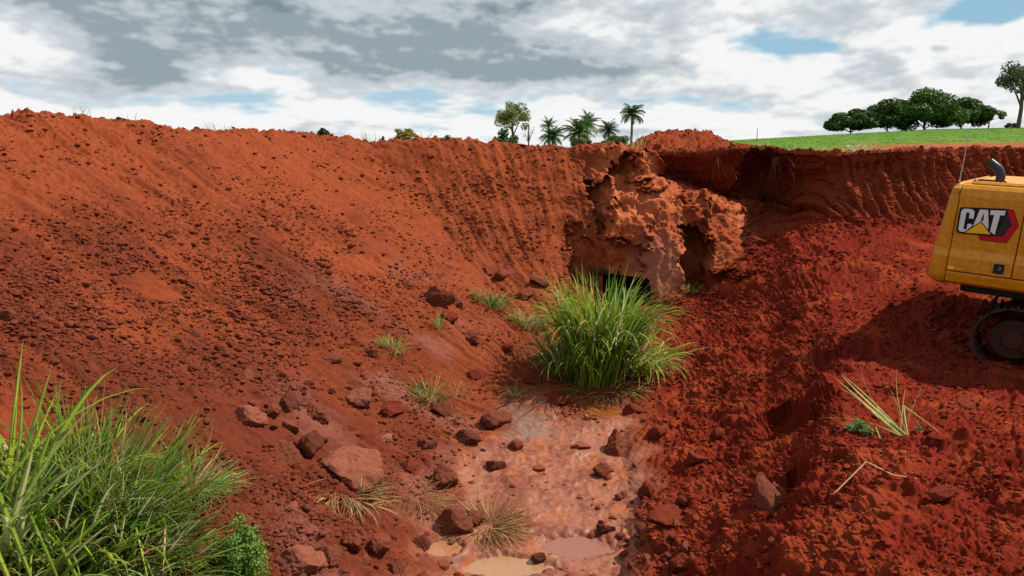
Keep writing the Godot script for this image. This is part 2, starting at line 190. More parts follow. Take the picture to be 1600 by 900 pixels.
func build_terrain() -> void:
	var rows := 17
	var cols: int = NET.size()
	var ctrl := []
	for c in cols:
		var l := PackedVector3Array()
		var a: Array = NET[c]
		l.append(Vector3(a[0] * 1.0, a[1], 2.0))
		for r in 16:
			l.append(Vector3(a[r * 3], a[r * 3 + 1], a[r * 3 + 2]))
		ctrl.append(l)
	var us := PackedFloat32Array()
	for g in cols - 1:
		for k in SUB_U[g]:
			us.append(g + float(k) / SUB_U[g])
	us.append(cols - 1)
	var vs := PackedFloat32Array()
	for g in rows - 1:
		for k in SUB_V[g]:
			vs.append(g + float(k) / SUB_V[g])
	vs.append(rows - 1)
	NU = us.size()
	NV = vs.size()
	var base := PackedVector3Array()
	base.resize(NU * NV)
	tst.resize(NU)
	tv.resize(NV)
	for j in NV: tv[j] = vs[j] - 1.0
	for i in NU:
		var u := us[i]
		var g := mini(int(u), cols - 2)
		var t := u - g
		tst[i] = lerpf(STATION[g], STATION[g + 1], t)
		var line := PackedVector3Array()
		var g0 := maxi(g - 1, 0)
		var g3 := mini(g + 2, cols - 1)
		for r in rows:
			var p1: Vector3 = ctrl[g][r]
			var p2: Vector3 = ctrl[g + 1][r]
			var w1: float = STATION[g + 1] - STATION[g]
			var s12 := (p2 - p1) / w1
			var s01 := s12
			var s23 := s12
			if g0 < g: s01 = (p1 - ctrl[g0][r]) / (STATION[g] - STATION[g0])
			if g3 > g + 1: s23 = (ctrl[g3][r] - p2) / (STATION[g3] - STATION[g + 1])
			line.append(herm(p1, harm(s01, s12) * w1, p2, harm(s12, s23) * w1, t))
		var tan := PackedVector3Array()
		for r in rows:
			if r == 0: tan.append(line[1] - line[0])
			elif r == rows - 1: tan.append(line[r] - line[r - 1])
			else: tan.append(harm(line[r] - line[r - 1], line[r + 1] - line[r]))
		var o := i * NV
		for j in NV:
			var v := vs[j]
			var q := mini(int(v), rows - 2)
			base[o + j] = herm(line[q], tan[q], line[q + 1], tan[q + 1], v - q)
	print("base ", NU, "x", NV)
	var nrm := grid_normals(base)
	var n_big := noise(FastNoiseLite.TYPE_SIMPLEX_SMOOTH, 0.33, 2, 3)
	var n_med := noise(FastNoiseLite.TYPE_SIMPLEX, 1.2, 3, 7)
	var n_fine := noise(FastNoiseLite.TYPE_SIMPLEX, 9.0, 2, 11)
	var n_tiny := noise(FastNoiseLite.TYPE_SIMPLEX, 30.0, 1, 12)
	var n_cell := noise(FastNoiseLite.TYPE_CELLULAR, 5.0, 1, 5)
	n_cell.cellular_return_type = FastNoiseLite.RETURN_DISTANCE
	var n_cell2 := noise(FastNoiseLite.TYPE_CELLULAR, 12.0, 1, 6)
	n_cell2.cellular_return_type = FastNoiseLite.RETURN_DISTANCE
	var n_streak := noise(FastNoiseLite.TYPE_SIMPLEX, 1.0, 3, 21)
	var n_ridge := noise(FastNoiseLite.TYPE_SIMPLEX, 0.8, 2, 15)
	tpos.resize(NU * NV)
	var col := PackedColorArray()
	col.resize(NU * NV)
	var wet := PackedByteArray()
	wet.resize(NU * NV)
	for i in NU:
		var st := tst[i]
		var o := i * NV
		for j in NV:
			var p := base[o + j]
			var n := nrm[o + j]
			var v := tv[j]
			var d := -p.z
			var big := n_big.get_noise_3dv(p)
			var med := n_med.get_noise_3dv(p)
			var fine := n_fine.get_noise_3dv(p)
			var tiny := n_tiny.get_noise_3dv(p)
			var wall := ss(7.9, 8.5, v) * (1.0 - ss(11.9, 12.3, v)) * ss(870, 960, st + 40.0 * med)
			var right := ss(980, 1060, st + med * 30.0) * (1.0 - wall) * (1.0 - ss(11.0, 12.0, v))
			var lift := p.y - (0.03 + 0.028 * (d - 6.0))
			var flo := (1.0 - ss(0.10, 0.34, lift + 0.10 * med)) * (1.0 - ss(0.0, 45.0, st + 40.0 * med - lerpf(1005.0, 955.0, clampf((d - 6.0) / 4.0, 0.0, 1.0)))) * (1.0 - ss(9.6, 10.8, d)) * ss(560, 680, st)
			var left := clampf(1.0 - wall - right - flo, 0.0, 1.0)
			var c1 := clampf(-n_cell.get_noise_3dv(p + Vector3(med, fine, med) * 0.05), 0.0, 1.0)
			var c2 := clampf(-n_cell2.get_noise_3dv(p), 0.0, 1.0)
			var patch := ss(-0.1, 0.35, n_med.get_noise_3d(p.x * 0.6 + 40.0, p.y * 0.6, p.z * 0.6))
			# run-down streaks: along the bank on the left, down the bowl farther in
			var bowl := ss(520, 760, st)
			var s_line := 0.247 * p.x + 0.969 * d
			var s_bowl := atan2(p.x - 2.2, d - 9.5) * 6.0
			var down := p.y * 0.30
			var streak := lerpf(n_streak.get_noise_2d(s_line * 2.6, down), n_streak.get_noise_2d(s_bowl * 3.2 + 50.0, down), bowl)
			# relief
			var h := 0.09 * big
			var grain := lerpf(0.55 * n_streak.get_noise_2d((s_line + 0.25 * med + 0.1 * big) * 7.0 + 80.0, down * 5.0 + med), 0.6 * n_streak.get_noise_2d(s_bowl * 8.0 + 20.0 + med, down * 4.0 + med), bowl)
			h += left * (0.060 * med + lerpf(0.055, 0.034, bowl) * streak + 0.022 * grain + 0.015 * fine + 0.009 * tiny + (0.035 * c1 * c1 + 0.012 * c2) * patch * patch)
			h += right * (0.07 * med + 0.030 * fine + 0.012 * tiny + (0.12 * c1 * c1) * (0.2 + 0.8 * patch) + 0.045 * c2 * c2)
			h += flo * (0.045 * med + 0.013 * fine + 0.004 * tiny + 0.05 * c1 * c1 * patch)
			var q := p
			var rill := 0.0
			if wall > 0.01:
				rill = n_streak.get_noise_2d(p.x * 2.3 + 13.0, p.y * 0.30)
				var wr := ss(1170, 1260, st)
				h += wall * (0.04 * med + 0.030 * fine + 0.014 * tiny + 0.05 * c1 * c1 * patch * (1.0 - wr) + wr * ((0.32 * absf(rill) - 0.10) * (1.0 - ss(10.9, 11.8, v)) + 0.06 * c1))
				var flat := (1.0 - 0.75 * ss(10.4, 10.9, v) * ss(1000, 1030, st)) 
				h += flat * wall * (1.0 - wr) * (0.24 * absf(n_ridge.get_noise_3d(p.x * 1.2, p.y * 0.5, p.z * 1.2)) + 0.12 * absf(n_ridge.get_noise_3d(p.x * 3.0 + 5.0, p.y * 1.6, p.z * 3.0)) - 0.06)
			if v > 11.6:
				h += ss(11.6, 12.1, v) * (1.0 - ss(13.5, 15.0, v)) * (0.06 * med + (0.09 if st < 1020 else (0.06 if st > 1260 else 0.015)) * c1 * c1 + 0.025 * fine)
			if wall > 0.01: h *= 1.0 - 0.6 * (1.0 - ss(0.30, 0.55, absf(p.x - 3.15))) * (1.0 - ss(1.7, 2.4, p.y))
			q += n * h
			# the broken edge of the spoil bench
			if right > 0.05 and d < 9.5 and v < 8.0:
				var e := p.x - scarp_x(d) + 0.16 * med + 0.06 * fine
				var fade := ss(3.0, 4.0, d) * (1.0 - ss(7.6, 9.2, d))
				q.y += right * fade * 0.15 * tanh(e / 0.20) * exp(-e * e / 0.40)
			var pw := p + Vector3(n_med.get_noise_3d(p.y * 1.6, p.z, p.x * 1.6), n_med.get_noise_3d(p.z, p.x * 1.6, p.y * 1.6), 0.0) * 0.24 + Vector3(fine, tiny, 0) * 0.05
			for dent in DENTS:
				var c: Vector3 = dent[0]
				var r: Vector3 = dent[1]
				if absf(pw.x - c.x) < r.x and absf(pw.z - c.z) < r.z and absf(pw.y - c.y) < r.y:
					var k := (pw - c) / r
					var w := 1.0 - (k.x * k.x + k.y * k.y + k.z * k.z * 0.15) + 0.25 * fine + 0.3 * med
					if w > 0.0: q += dent[2] * ss(0.0, 0.30 if v > 8.0 else 0.95, w)
			if flo > 0.0 or (d > 9.0 and d < 10.6 and lift < 0.5 and st > 850 and st < 1030):
				for a in PUDDLES:
					var pk := Vector2((p.x - a[0]) / a[2], (p.z - a[1]) / a[3]).length() + 0.25 * med + 0.12 * fine
					if pk < 1.7:
						q.y = lerpf(q.y, a[4] - 0.045 + 0.09 * ss(0.55, 1.15, pk) + 0.01 * fine, 1.0 - ss(1.15, 1.7, pk))
			tpos[o + j] = q
			# soil colours (linear base colours), the alcove's shade painted in
			var tone := 1.0 + 0.16 * med + 0.14 * fine + 0.10 * tiny
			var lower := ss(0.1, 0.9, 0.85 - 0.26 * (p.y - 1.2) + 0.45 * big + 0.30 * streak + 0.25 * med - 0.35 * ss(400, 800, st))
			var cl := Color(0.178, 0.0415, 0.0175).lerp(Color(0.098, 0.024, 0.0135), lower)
			cl = cl.lerp(Color(0.215, 0.052, 0.019), 0.6 * ss(0.05, 0.5, streak + 0.4 * big) * bowl)
			cl = cl.lerp(Color(0.165, 0.060, 0.043), 0.75 * ss(0.05, 0.4, n_big.get_noise_3d(p.x * 1.7 + 31.0, p.y, p.z * 1.7)) * ss(380, 520, st) * (1.0 - ss(700, 800, st)) * (1.0 - ss(1.6, 2.4, p.y)))
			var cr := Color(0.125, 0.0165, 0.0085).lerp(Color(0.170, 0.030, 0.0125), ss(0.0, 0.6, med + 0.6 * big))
			var cw := Color(0.33, 0.095, 0.040).lerp(Color(0.215, 0.050, 0.022), ss(-0.1, 0.4, big + 0.5 * med))
			cw = cl.lerp(cw, ss(900, 985, st + 50.0 * med))
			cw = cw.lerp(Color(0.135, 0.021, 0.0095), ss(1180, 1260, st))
			cw = cw.lerp(Color(0.155, 0.031, 0.0145), ss(10.2, 10.6, v) * ss(1015, 1035, st) + (1.0 - ss(10.2, 10.6, v)) * ss(1160, 1190, st))  # alcove's shade painted into the soil as deep maroon, carried across the right wall
			var slab := (1.0 - ss(0.30, 0.62, absf(p.x - 3.15) + 0.2 * med)) * (1.0 - ss(1.7, 2.5, p.y + 0.4 * fine))
			cw = cw.lerp(Color(0.27, 0.105, 0.066), 0.85 * slab)
			var cf := Color(0.235, 0.088, 0.054).lerp(Color(0.140, 0.042, 0.024), ss(-0.15, 0.35, med + 0.5 * fine))
			var ash := (1.0 - ss(0.12, 0.42, Vector2((p.x - 0.18) * 1.0, (d - 9.15) * 0.55).length() + 0.22 * fine + 0.12 * med))
			cf = cf.lerp(Color(0.150, 0.100, 0.086), ash)
			var iron := ss(0.25, 0.5, n_med.get_noise_3d(p.x * 1.4 + 7.0, 3.0, p.z * 1.4)) 
			cf = cf.lerp(Color(0.30, 0.085, 0.018), 0.5 * iron)
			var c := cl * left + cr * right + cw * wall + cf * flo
			c = c.lerp(Color(0.150, 0.100, 0.086), ash * 0.7 * (1.0 - flo))
			if v > 11.9: c = c.lerp(Color(0.160, 0.031, 0.0135), ss(11.9, 12.4, v) * 0.8)
			if v > 13.2 and st > 860: c = c.lerp(Color(0.13, 0.11, 0.035), ss(0.0, 0.25, med + 0.2 * fine) * ss(13.2, 14.0, v))
			c = c * tone
			c.a = 1.0
			col[o + j] = c
			wet[o + j] = 1 if flo + 0.3 * fine + 0.2 * med > 0.8 else 0
	print("relief")
	tnor = grid_normals(tpos)
	tcol = col
	var dry := PackedInt32Array()
	var damp := PackedInt32Array()
	for i in NU - 1:
		for j in NV - 1:
			var a := i * NV + j
			var b := a + NV
			var m := base[a]
			if m.x > 2.02 and m.x < 2.93 and m.y > 0.30 and m.y < 1.28 and m.z < -14.2 and m.z > -16.5:
				continue   # mouth of the culvert
			if wet[a]:
				damp.append(a); damp.append(a + 1); damp.append(b)
				damp.append(b); damp.append(a + 1); damp.append(b + 1)
			else:
				dry.append(a); dry.append(a + 1); dry.append(b)
				dry.append(b); dry.append(a + 1); dry.append(b + 1)
	var mesh := mesh_of(tpos, tnor, dry, col)
	mesh_of(tpos, tnor, damp, col, mesh)
	mesh.surface_set_material(0, mats.soil)
	mesh.surface_set_material(1, mats.mud)
	var t := part("terrain", mesh, null, self)
	t.set_meta("kind", "structure")
	# lookup of heights
	hgrid.resize(HX * HZ)
	hgrid.fill(-99.0)
	for k in tpos.size():
		var p := tpos[k]
		var x := int((p.x + 12.0) / 0.08)
		var z := int((-p.z) / 0.08)
		if x >= 0 and x < HX and z >= 0 and z < HZ:
			hgrid[z * HX + x] = maxf(hgrid[z * HX + x], p.y) if hgrid[z * HX + x] < -50 else lerpf(hgrid[z * HX + x], p.y, 0.3)

func grid_normals(p: PackedVector3Array) -> PackedVector3Array:
	var n := PackedVector3Array()
	n.resize(NU * NV)
	for i in NU:
		var a := maxi(i - 1, 0) * NV
		var b := mini(i + 1, NU - 1) * NV
		var o := i * NV
		for j in NV:
			var e := p[b + j] - p[a + j]
			var f := p[o + mini(j + 1, NV - 1)] - p[o + maxi(j - 1, 0)]
			n[o + j] = e.cross(f).normalized()
	return n

func ground(x: float, z: float) -> float:
	var cx := int((x + 12.0) / 0.08)
	var cz := int(-z / 0.08)
	for r in 14:
		var best := -99.0
		var sum := 0.0
		var cnt := 0
		for dz in range(-r, r + 1):
			for dx in range(-r, r + 1):
				var xx := cx + dx
				var zz := cz + dz
				if xx >= 0 and xx < HX and zz >= 0 and zz < HZ:
					var h := hgrid[zz * HX + xx]
					if h > -50:
						sum += h
						cnt += 1
		if cnt: return sum / cnt
	return 0.0

func on(x: float, z: float, sink := 0.0) -> Vector3:
	return Vector3(x, ground(x, z) - sink, z)

# far land: green field rising to the right, flat to the left, out to the horizon
func field_y(bearing: float, d: float) -> float:
	var e := 0.0
	if bearing > 0.05:
		e = lerpf(0.0, 0.0150, clampf((bearing - 0.05) / 0.26, 0, 1)) + lerpf(0.0, 0.0150, clampf((bearing - 0.31) / 0.28, 0, 1)) + 0.003 * clampf((bearing - 0.59) / 0.15, 0, 1)
	var crest := 4.0 + 170.0 * e - 3.6
	var k := clampf((d - 20.0) / 150.0, 0.0, 1.0)
	var y := 3.6 + crest * k
	if d > 185.0: y -= minf(12.0, (d - 185.0) * 0.05) * clampf(e * 60.0, 0, 1)
	return y

func build_field() -> void:
	var n := noise(FastNoiseLite.TYPE_SIMPLEX, 0.25, 4, 31)
	var n2 := noise(FastNoiseLite.TYPE_SIMPLEX, 2.0, 2, 32)
	var v := PackedVector3Array()
	var c := PackedColorArray()
	var bn := 520
	var rings := PackedFloat32Array()
	var r := 0.0
	while r < 3.2:
		rings.append(r)
		r += 0.012 + r * 0.006
	rings.append(4.2)
	rings.append(5.6)
	var rn := rings.size()
	var last: int = NET.size() - 1
	for i in bn:
		var t := float(i) / (bn - 1) * last
		var g := mini(int(t), last - 1)
		var f := t - g
		var a: Array = NET[g]
		var b: Array = NET[g + 1]
		var p := Vector3(lerpf(a[42], b[42], f), 0, lerpf(a[44], b[44], f))
		var brg := p.x / -p.z
		for j in rn:
			var k := exp(rings[j])
			var q := Vector3(p.x * k, 0, p.z * k)
			var d := -q.z
			var m := n.get_noise_2d(q.x, q.z)
			var m2 := n2.get_noise_2d(q.x, q.z)
			q.y = field_y(brg, d) + (0.06 * m2 + 0.10 * m) * clampf(60.0 / d, 0.2, 1.0) - (0.12 if j < 2 else 0.0)
			var row := sin((q.x * 0.6 - q.z * 0.8) * 2.2) * clampf(60.0 / d, 0, 1)
			var g1 := Color(0.062, 0.140, 0.018).lerp(Color(0.092, 0.160, 0.028), ss(-0.3, 0.4, m + 0.3 * m2 + 0.15 * row))
			var bare := ss(0.0, 0.12, 0.14 - absf(d - 36.0 + 3.0 * m) * 0.012 + 0.05 * m2) * ss(0.42, 0.56, brg + 0.06 * m)
			bare = maxf(bare, (1.0 - ss(24.0, 30.0, d + 4.0 * m)) * 0.8)
			var earth := Color(0.24, 0.075, 0.040).lerp(Color(0.15, 0.13, 0.045), ss(-0.05, 0.25, m + 0.5 * m2) * (1.0 - ss(30.0, 34.0, d)))
			var cc := g1.lerp(earth, bare) * (1.0 + 0.2 * m2)
			cc.a = 1.0
			v.append(q)
			c.append(cc)
	var idx := PackedInt32Array()
	for i in bn - 1:
		for j in rn - 1:
			var a := i * rn + j
			idx.append(a); idx.append(a + 1); idx.append(a + rn)
			idx.append(a + rn); idx.append(a + 1); idx.append(a + rn + 1)
	var keep := [NU, NV]
	NU = bn
	NV = rn
	var nr := grid_normals(v)
	NU = keep[0]
	NV = keep[1]
	var mesh := mesh_of(v, nr, idx, c)
	part("field", mesh, mats.grassland, self).set_meta("kind", "structure")

# ------------------------------------------------------------------ stones
func ico(level: int) -> Array:
	var t := (1.0 + sqrt(5.0)) / 2.0
	var v := [Vector3(-1, t, 0), Vector3(1, t, 0), Vector3(-1, -t, 0), Vector3(1, -t, 0), Vector3(0, -1, t), Vector3(0, 1, t), Vector3(0, -1, -t), Vector3(0, 1, -t), Vector3(t, 0, -1), Vector3(t, 0, 1), Vector3(-t, 0, -1), Vector3(-t, 0, 1)]
	for i in v.size(): v[i] = v[i].normalized()
	var f := [[0, 11, 5], [0, 5, 1], [0, 1, 7], [0, 7, 10], [0, 10, 11], [1, 5, 9], [5, 11, 4], [11, 10, 2], [10, 7, 6], [7, 1, 8], [3, 9, 4], [3, 4, 2], [3, 2, 6], [3, 6, 8], [3, 8, 9], [4, 9, 5], [2, 4, 11], [6, 2, 10], [8, 6, 7], [9, 8, 1]]
	for l in level:
		var mid := {}
		var nf := []
		for tri in f:
			var m := []
			for k in 3:
				var a: int = tri[k]
				var b: int = tri[(k + 1) % 3]
				var key := Vector2i(mini(a, b), maxi(a, b))
				if not mid.has(key):
					mid[key] = v.size()
					v.append(((v[a] + v[b]) * 0.5).normalized())
				m.append(mid[key])
			nf.append([tri[0], m[0], m[2]])
			nf.append([tri[1], m[1], m[0]])
			nf.append([tri[2], m[2], m[1]])
			nf.append([m[0], m[1], m[2]])
		f = nf
	return [v, f]

# a stone of size 1: a ball cut by random planes, roughened
func stone_mesh(sd: int, level: int, cuts: int, rough: float, smooth := false) -> ArrayMesh:
	var r := RandomNumberGenerator.new()
	r.seed = sd
	var shape := ico(level)
	var planes := []
	for k in cuts:
		var n := Vector3(r.randfn(), r.randfn(), r.randfn()).normalized()
		planes.append([n, r.randf_range(0.42, 0.80)])
	var nz := noise(FastNoiseLite.TYPE_SIMPLEX, 1.6, 3, sd)
	var pts := PackedVector3Array()
	for d in shape[0]:
		var l := 1.0
		for pl in planes:
			var k: float = d.dot(pl[0])
			if k > 0.05: l = minf(l, pl[1] / k)
		l *= 1.0 + rough * nz.get_noise_3dv(d * 1.3)
		pts.append(d * l * 0.5)
	var v := PackedVector3Array()
	var n := PackedVector3Array()
	var sm := PackedVector3Array()
	sm.resize(pts.size())
	for tri in shape[1]:
		var fn := (pts[tri[1]] - pts[tri[0]]).cross(pts[tri[2]] - pts[tri[0]])
		if fn.dot(pts[tri[0]]) < 0: fn = -fn
		for k in 3: sm[tri[k]] += fn
	for tri in shape[1]:
		var a := pts[tri[0]]
		var b := pts[tri[1]]
		var c := pts[tri[2]]
		var fn := (b - a).cross(c - a)
		if fn.dot(a + b + c) > 0:
			v.append(a); v.append(c); v.append(b)
			var t: int = tri[1]
			tri = [tri[0], tri[2], t]
		else:
			fn = -fn
			v.append(a); v.append(b); v.append(c)
		for k in 3:
			n.append((sm[tri[k]].normalized() * (1.0 if smooth else 0.25) + fn.normalized() * (0.0 if smooth else 0.75)).normalized())
	return mesh_of(v, n, PackedInt32Array())

# [x, z, width, height, depth, mesh, colour, label]
const ROCKS := [
	[-2.70, -6.68, 0.30, 0.23, 0.22, 0, 2, "flat pale brown rock at the left end of the boulder cluster"],
	[-2.59, -7.07, 0.18, 0.17, 0.15, 1, 1, "small rounded rock between the flat pale rock and the cluster's top boulder"],
	[-2.38, -6.98, 0.21, 0.17, 0.16, 2, 1, "reddish rock in the middle of the boulder cluster"],
	[-2.18, -7.34, 0.36, 0.31, 0.28, 3, 0, "square-topped boulder at the upper right of the cluster"],
	[-2.31, -6.51, 0.39, 0.31, 0.30, 4, 0, "brown boulder at the lower left of the cluster"],
	[-2.14, -6.80, 0.27, 0.37, 0.27, 5, 3, "tilted dark boulder in the heart of the cluster"],
	[-1.73, -6.75, 0.66, 0.54, 0.51, 6, 2, "largest pinkish rounded boulder behind the bleached straw"],
	[-1.47, -7.58, 0.16, 0.17, 0.14, 7, 5, "pale orange rock perched above the largest boulder"],
	[-2.49, -7.28, 0.24, 0.21, 0.19, 8, 3, "dark boulder half buried above the cluster"],
	[-0.79, -7.20, 0.30, 0.35, 0.27, 9, 0, "dark blocky boulder at the mud's left edge"],
	[-0.59, -6.49, 0.30, 0.30, 0.25, 0, 0, "dark boulder touching the combed straw heap"],
	[-0.42, -6.65, 0.22, 0.20, 0.18, 1, 0, "smaller dark rock right of the boulder by the straw heap"],
	[-1.29, -11.68, 0.49, 0.43, 0.39, 2, 1, "cracked boulder high on the bank beside the dark tuft"],
	[-0.96, -12.00, 0.34, 0.34, 0.29, 3, 1, "rounded boulder right of the cracked boulder"],
	[-2.00, -9.39, 0.29, 0.21, 0.21, 4, 3, "dark flat rock left of the lone pale tuft"],
	[-0.26, -8.94, 0.42, 0.34, 0.32, 5, 0, "dark hollowed boulder left of the ash patch"],
	[-0.98, -8.81, 0.29, 0.22, 0.22, 6, 3, "dark overhanging rock under the spreading tuft"],
	[-0.70, -10.93, 0.42, 0.24, 0.28, 7, 1, "smooth low rock on the bare slope above the spreading tuft"],
	[1.33, -8.41, 0.30, 0.36, 0.28, 8, 1, "upright red block on the mud right of centre"],
	[0.88, -8.43, 0.25, 0.13, 0.17, 9, 2, "flat red rock left of the upright block"],
	[1.13, -7.79, 0.25, 0.16, 0.17, 0, 1, "dark red lump below the upright block"],
	[1.47, -7.11, 0.19, 0.21, 0.17, 1, 4, "orange-red stone at the mud's right edge"],
	[0.96, -6.61, 0.19, 0.15, 0.14, 2, 3, "brown stone beside the pinkish puddle"],
	[0.69, -9.83, 0.48, 0.24, 0.31, 3, 4, "flat red boulder left of the orange puddle"],
	[-0.58, -10.01, 0.29, 0.20, 0.21, 4, 4, "low red rock left of the big grass clump"],
	[-0.24, -14.23, 0.37, 0.31, 0.29, 5, 1, "orange rock on the upper bank above the dark tuft"],
	[0.53, -14.07, 0.40, 0.21, 0.26, 6, 3, "dark ledge rock near the foot of the wall"],
	[-1.81, -5.90, 0.18, 0.15, 0.14, 7, 1, "reddish rock below the bleached straw's left end"],
	[-2.02, -5.78, 0.17, 0.13, 0.13, 8, 2, "flat rock near the lower tuft of straw"],
	[-1.46, -5.71, 0.23, 0.20, 0.18, 9, 1, "angular rock right of the leafy bush"],
	[-1.74, -5.15, 0.33, 0.24, 0.24, 0, 2, "flat brown boulder at the bottom edge beside the leafy bush"],
	[-1.24, -5.79, 0.24, 0.20, 0.19, 1, 1, "blocky rock under the hanging roots"],
	[-2.20, -5.78, 0.14, 0.11, 0.10, 2, 1, "pale chip of rock left of the flat rock"],
	[-1.54, -5.36, 0.27, 0.21, 0.21, 3, 0, "brown rock at the bottom edge right of the flat boulder"],
	[-1.05, -5.67, 0.20, 0.17, 0.16, 4, 0, "rock at the bottom edge left of the small brown puddle"],
	[0.25, -6.12, 0.13, 0.12, 0.10, 5, 3, "small dark stone between the two lower puddles"],
	[1.46, -6.20, 0.38, 0.20, 0.25, 6, 4, "long red clod at the foot of the spoil slope"],
	[1.64, -6.44, 0.22, 0.19, 0.18, 7, 4, "red clod above the long clod"],
	[1.43, -5.85, 0.24, 0.16, 0.17, 8, 4, "red clod below the long clod"],
	[1.47, -5.45, 0.22, 0.17, 0.17, 9, 4, "red clod at the bottom edge of the spoil slope"],
	[1.75, -9.40, 0.24, 0.21, 0.19, 0, 4, "red lump right of the orange puddle"],
	[1.87, -8.54, 0.25, 0.21, 0.20, 1, 4, "red lump above the upright block's right side"],
	[-1.05, -7.86, 0.23, 0.21, 0.19, 2, 0, "rock half buried right of the perched orange rock"],
	[-1.15, -7.22, 0.24, 0.21, 0.19, 3, 4, "red lump right of the largest boulder"],
	[2.72, -4.06, 0.16, 0.10, 0.11, 5, 4, "big red clod right of the bent stalk"],
	[4.42, -6.46, 0.21, 0.16, 0.16, 6, 4, "red clod below the excavator's shadow"],
	[-1.78, -11.79, 0.27, 0.20, 0.20, 3, 1, "small orange rock left of the cracked boulder"],
	[-0.51, -14.33, 0.35, 0.28, 0.27, 4, 1, "reddish rock on the bowl's lower slope above the dark tuft"],
	[0.23, -13.53, 0.38, 0.29, 0.29, 5, 1, "rounded rock between the dark tuft and the wall"],
	[-1.07, -11.25, 0.28, 0.22, 0.21, 6, 4, "low red rock below the cracked boulder"],
	[-0.09, -11.18, 0.28, 0.25, 0.22, 7, 4, "red lump below the green and straw tuft"],
	[0.52, -11.27, 0.33, 0.25, 0.24, 8, 3, "dark lump at the left foot of the big grass clump"],
	[0.28, -10.40, 0.34, 0.23, 0.24, 9, 4, "red ledge lump left of the big clump's base"],
	[-0.57, -8.28, 0.28, 0.21, 0.21, 0, 3, "dark lump between the hollowed boulder and the blocky boulder"],
	[0.02, -8.37, 0.22, 0.17, 0.16, 1, 1, "red stone standing in the ash patch's lower end"],
	[-0.22, -7.80, 0.23, 0.20, 0.18, 2, 3, "dark stone right of the blocky boulder"],
	[0.36, -7.84, 0.17, 0.11, 0.12, 3, 2, "small red stone in the middle of the mud"],
	[-0.92, -6.23, 0.24, 0.20, 0.19, 4, 3, "dark lump under the hanging roots"],
	[-1.54, -8.31, 0.29, 0.22, 0.22, 5, 4, "low red hump left of the dark overhanging rock"],
	[-1.93, -8.26, 0.37, 0.24, 0.26, 6, 2, "smooth pinkish rock hump on the bare slope"],
	[-2.38, -8.82, 0.29, 0.18, 0.20, 7, 1, "flat rock in the pale patch of the slope"],
	[-2.97, -7.38, 0.17, 0.13, 0.13, 8, 1, "reddish chip above the flat pale rock"],
	[-3.30, -7.62, 0.16, 0.12, 0.12, 9, 1, "small rock high in the rubble above the cluster"],
	[5.25, -14.82, 0.41, 0.25, 0.29, 0, 4, "red clod on the crest where the spoil meets the wall"],
	[2.54, -8.03, 0.24, 0.18, 0.18, 1, 4, "red clod low on the spoil slope"],
	[2.13, -7.50, 0.24, 0.19, 0.18, 2, 4, "red clod on the spoil slope above the long clod"],
]

func build_rocks() -> void:
	var shapes := []
	for k in 10: shapes.append(stone_mesh(100 + k, 3, 11 + k % 4, 0.16))
	var low := []
	for k in 6: low.append(stone_mesh(300 + k, 1, 7, 0.2))
	var tones := [solid(0.135, 0.038, 0.022, 0.9), solid(0.160, 0.042, 0.023, 0.9), solid(0.205, 0.066, 0.040, 0.85), solid(0.095, 0.026, 0.016, 0.9), solid(0.140, 0.025, 0.0125, 0.95), solid(0.25, 0.092, 0.050, 0.9)]
	var grain := noise(FastNoiseLite.TYPE_SIMPLEX, 0.045, 4, 77)
	var nt := NoiseTexture2D.new()
	nt.width = 256
	nt.height = 256
	nt.seamless = true
	nt.noise = grain
	var ramp := Gradient.new()
	ramp.colors = PackedColorArray([Color(0.82, 0.80, 0.79), Color(1, 1, 1)])
	ramp.offsets = PackedFloat32Array([0.25, 0.75])
	nt.color_ramp = ramp
	for m in tones:
		m.albedo_texture = nt
		m.uv1_triplanar = true
		m.uv1_scale = Vector3(1.6, 1.6, 1.6)
		m.heightmap_enabled = false
	rng.seed = 41
	for a in ROCKS:
		var o := MeshInstance3D.new()
		o.name = numbered("rock")
		add_child(o)
		o.mesh = shapes[int(a[5]) % 10]
		o.material_override = tones[int(a[6])]
		o.scale = Vector3(a[2], a[3], a[4]) * 1.35
		o.position = on(a[0], a[1]) + Vector3(0, a[3] * 0.07, 0)
		o.rotation = Vector3(rng.randf_range(-0.25, 0.25), rng.randf_range(-0.6, 0.6), rng.randf_range(-0.25, 0.25))
		tag(o, a[7], "rock", "larger rocks fallen onto the gully's sides")
	# smaller stones one can still pick out
	var zones := [
		[-2.55, -7.6, 1.1, 1.3, 70, 0.07, 0.16, "small angular stone in the loose rubble above the cluster of boulders", "rubble above the boulder cluster"],
		[-1.3, -5.6, 1.1, 0.7, 60, 0.06, 0.15, "small broken stone in the trampled earth beside the leafy bush", "broken stones beside the leafy bush"],
		[1.25, -6.4, 0.35, 1.5, 60, 0.06, 0.15, "red clod at the foot of the dark red spoil slope by the mud", "clods along the foot of the spoil slope"],
		[-4.3, -7.2, 1.5, 1.2, 60, 0.06, 0.14, "flat red stone on the bank above the tall grass", "flat stones on the bank above the tall grass"],
	]
	for zn in zones:
		for k in zn[4]:
			var x: float = zn[0] + zn[2] * rng.randfn() * 0.6
			var z: float = zn[1] + zn[3] * rng.randfn() * 0.6
			var s: float = lerpf(zn[5], zn[6], pow(rng.randf(), 2.0))
			var o := MeshInstance3D.new()
			o.name = numbered("stone")
			add_child(o)
			o.mesh = low[rng.randi() % 6]
			o.material_override = tones[[0, 1, 3, 4, 4][rng.randi() % 5]]
			o.scale = Vector3(s * rng.randf_range(0.9, 1.4), s * rng.randf_range(0.5, 0.9), s)
			o.position = on(x, z, s * 0.05)
			o.rotation = Vector3(rng.randf() * 0.6, rng.randf() * TAU, rng.randf() * 0.6)
			tag(o, zn[7], "stone", zn[8])

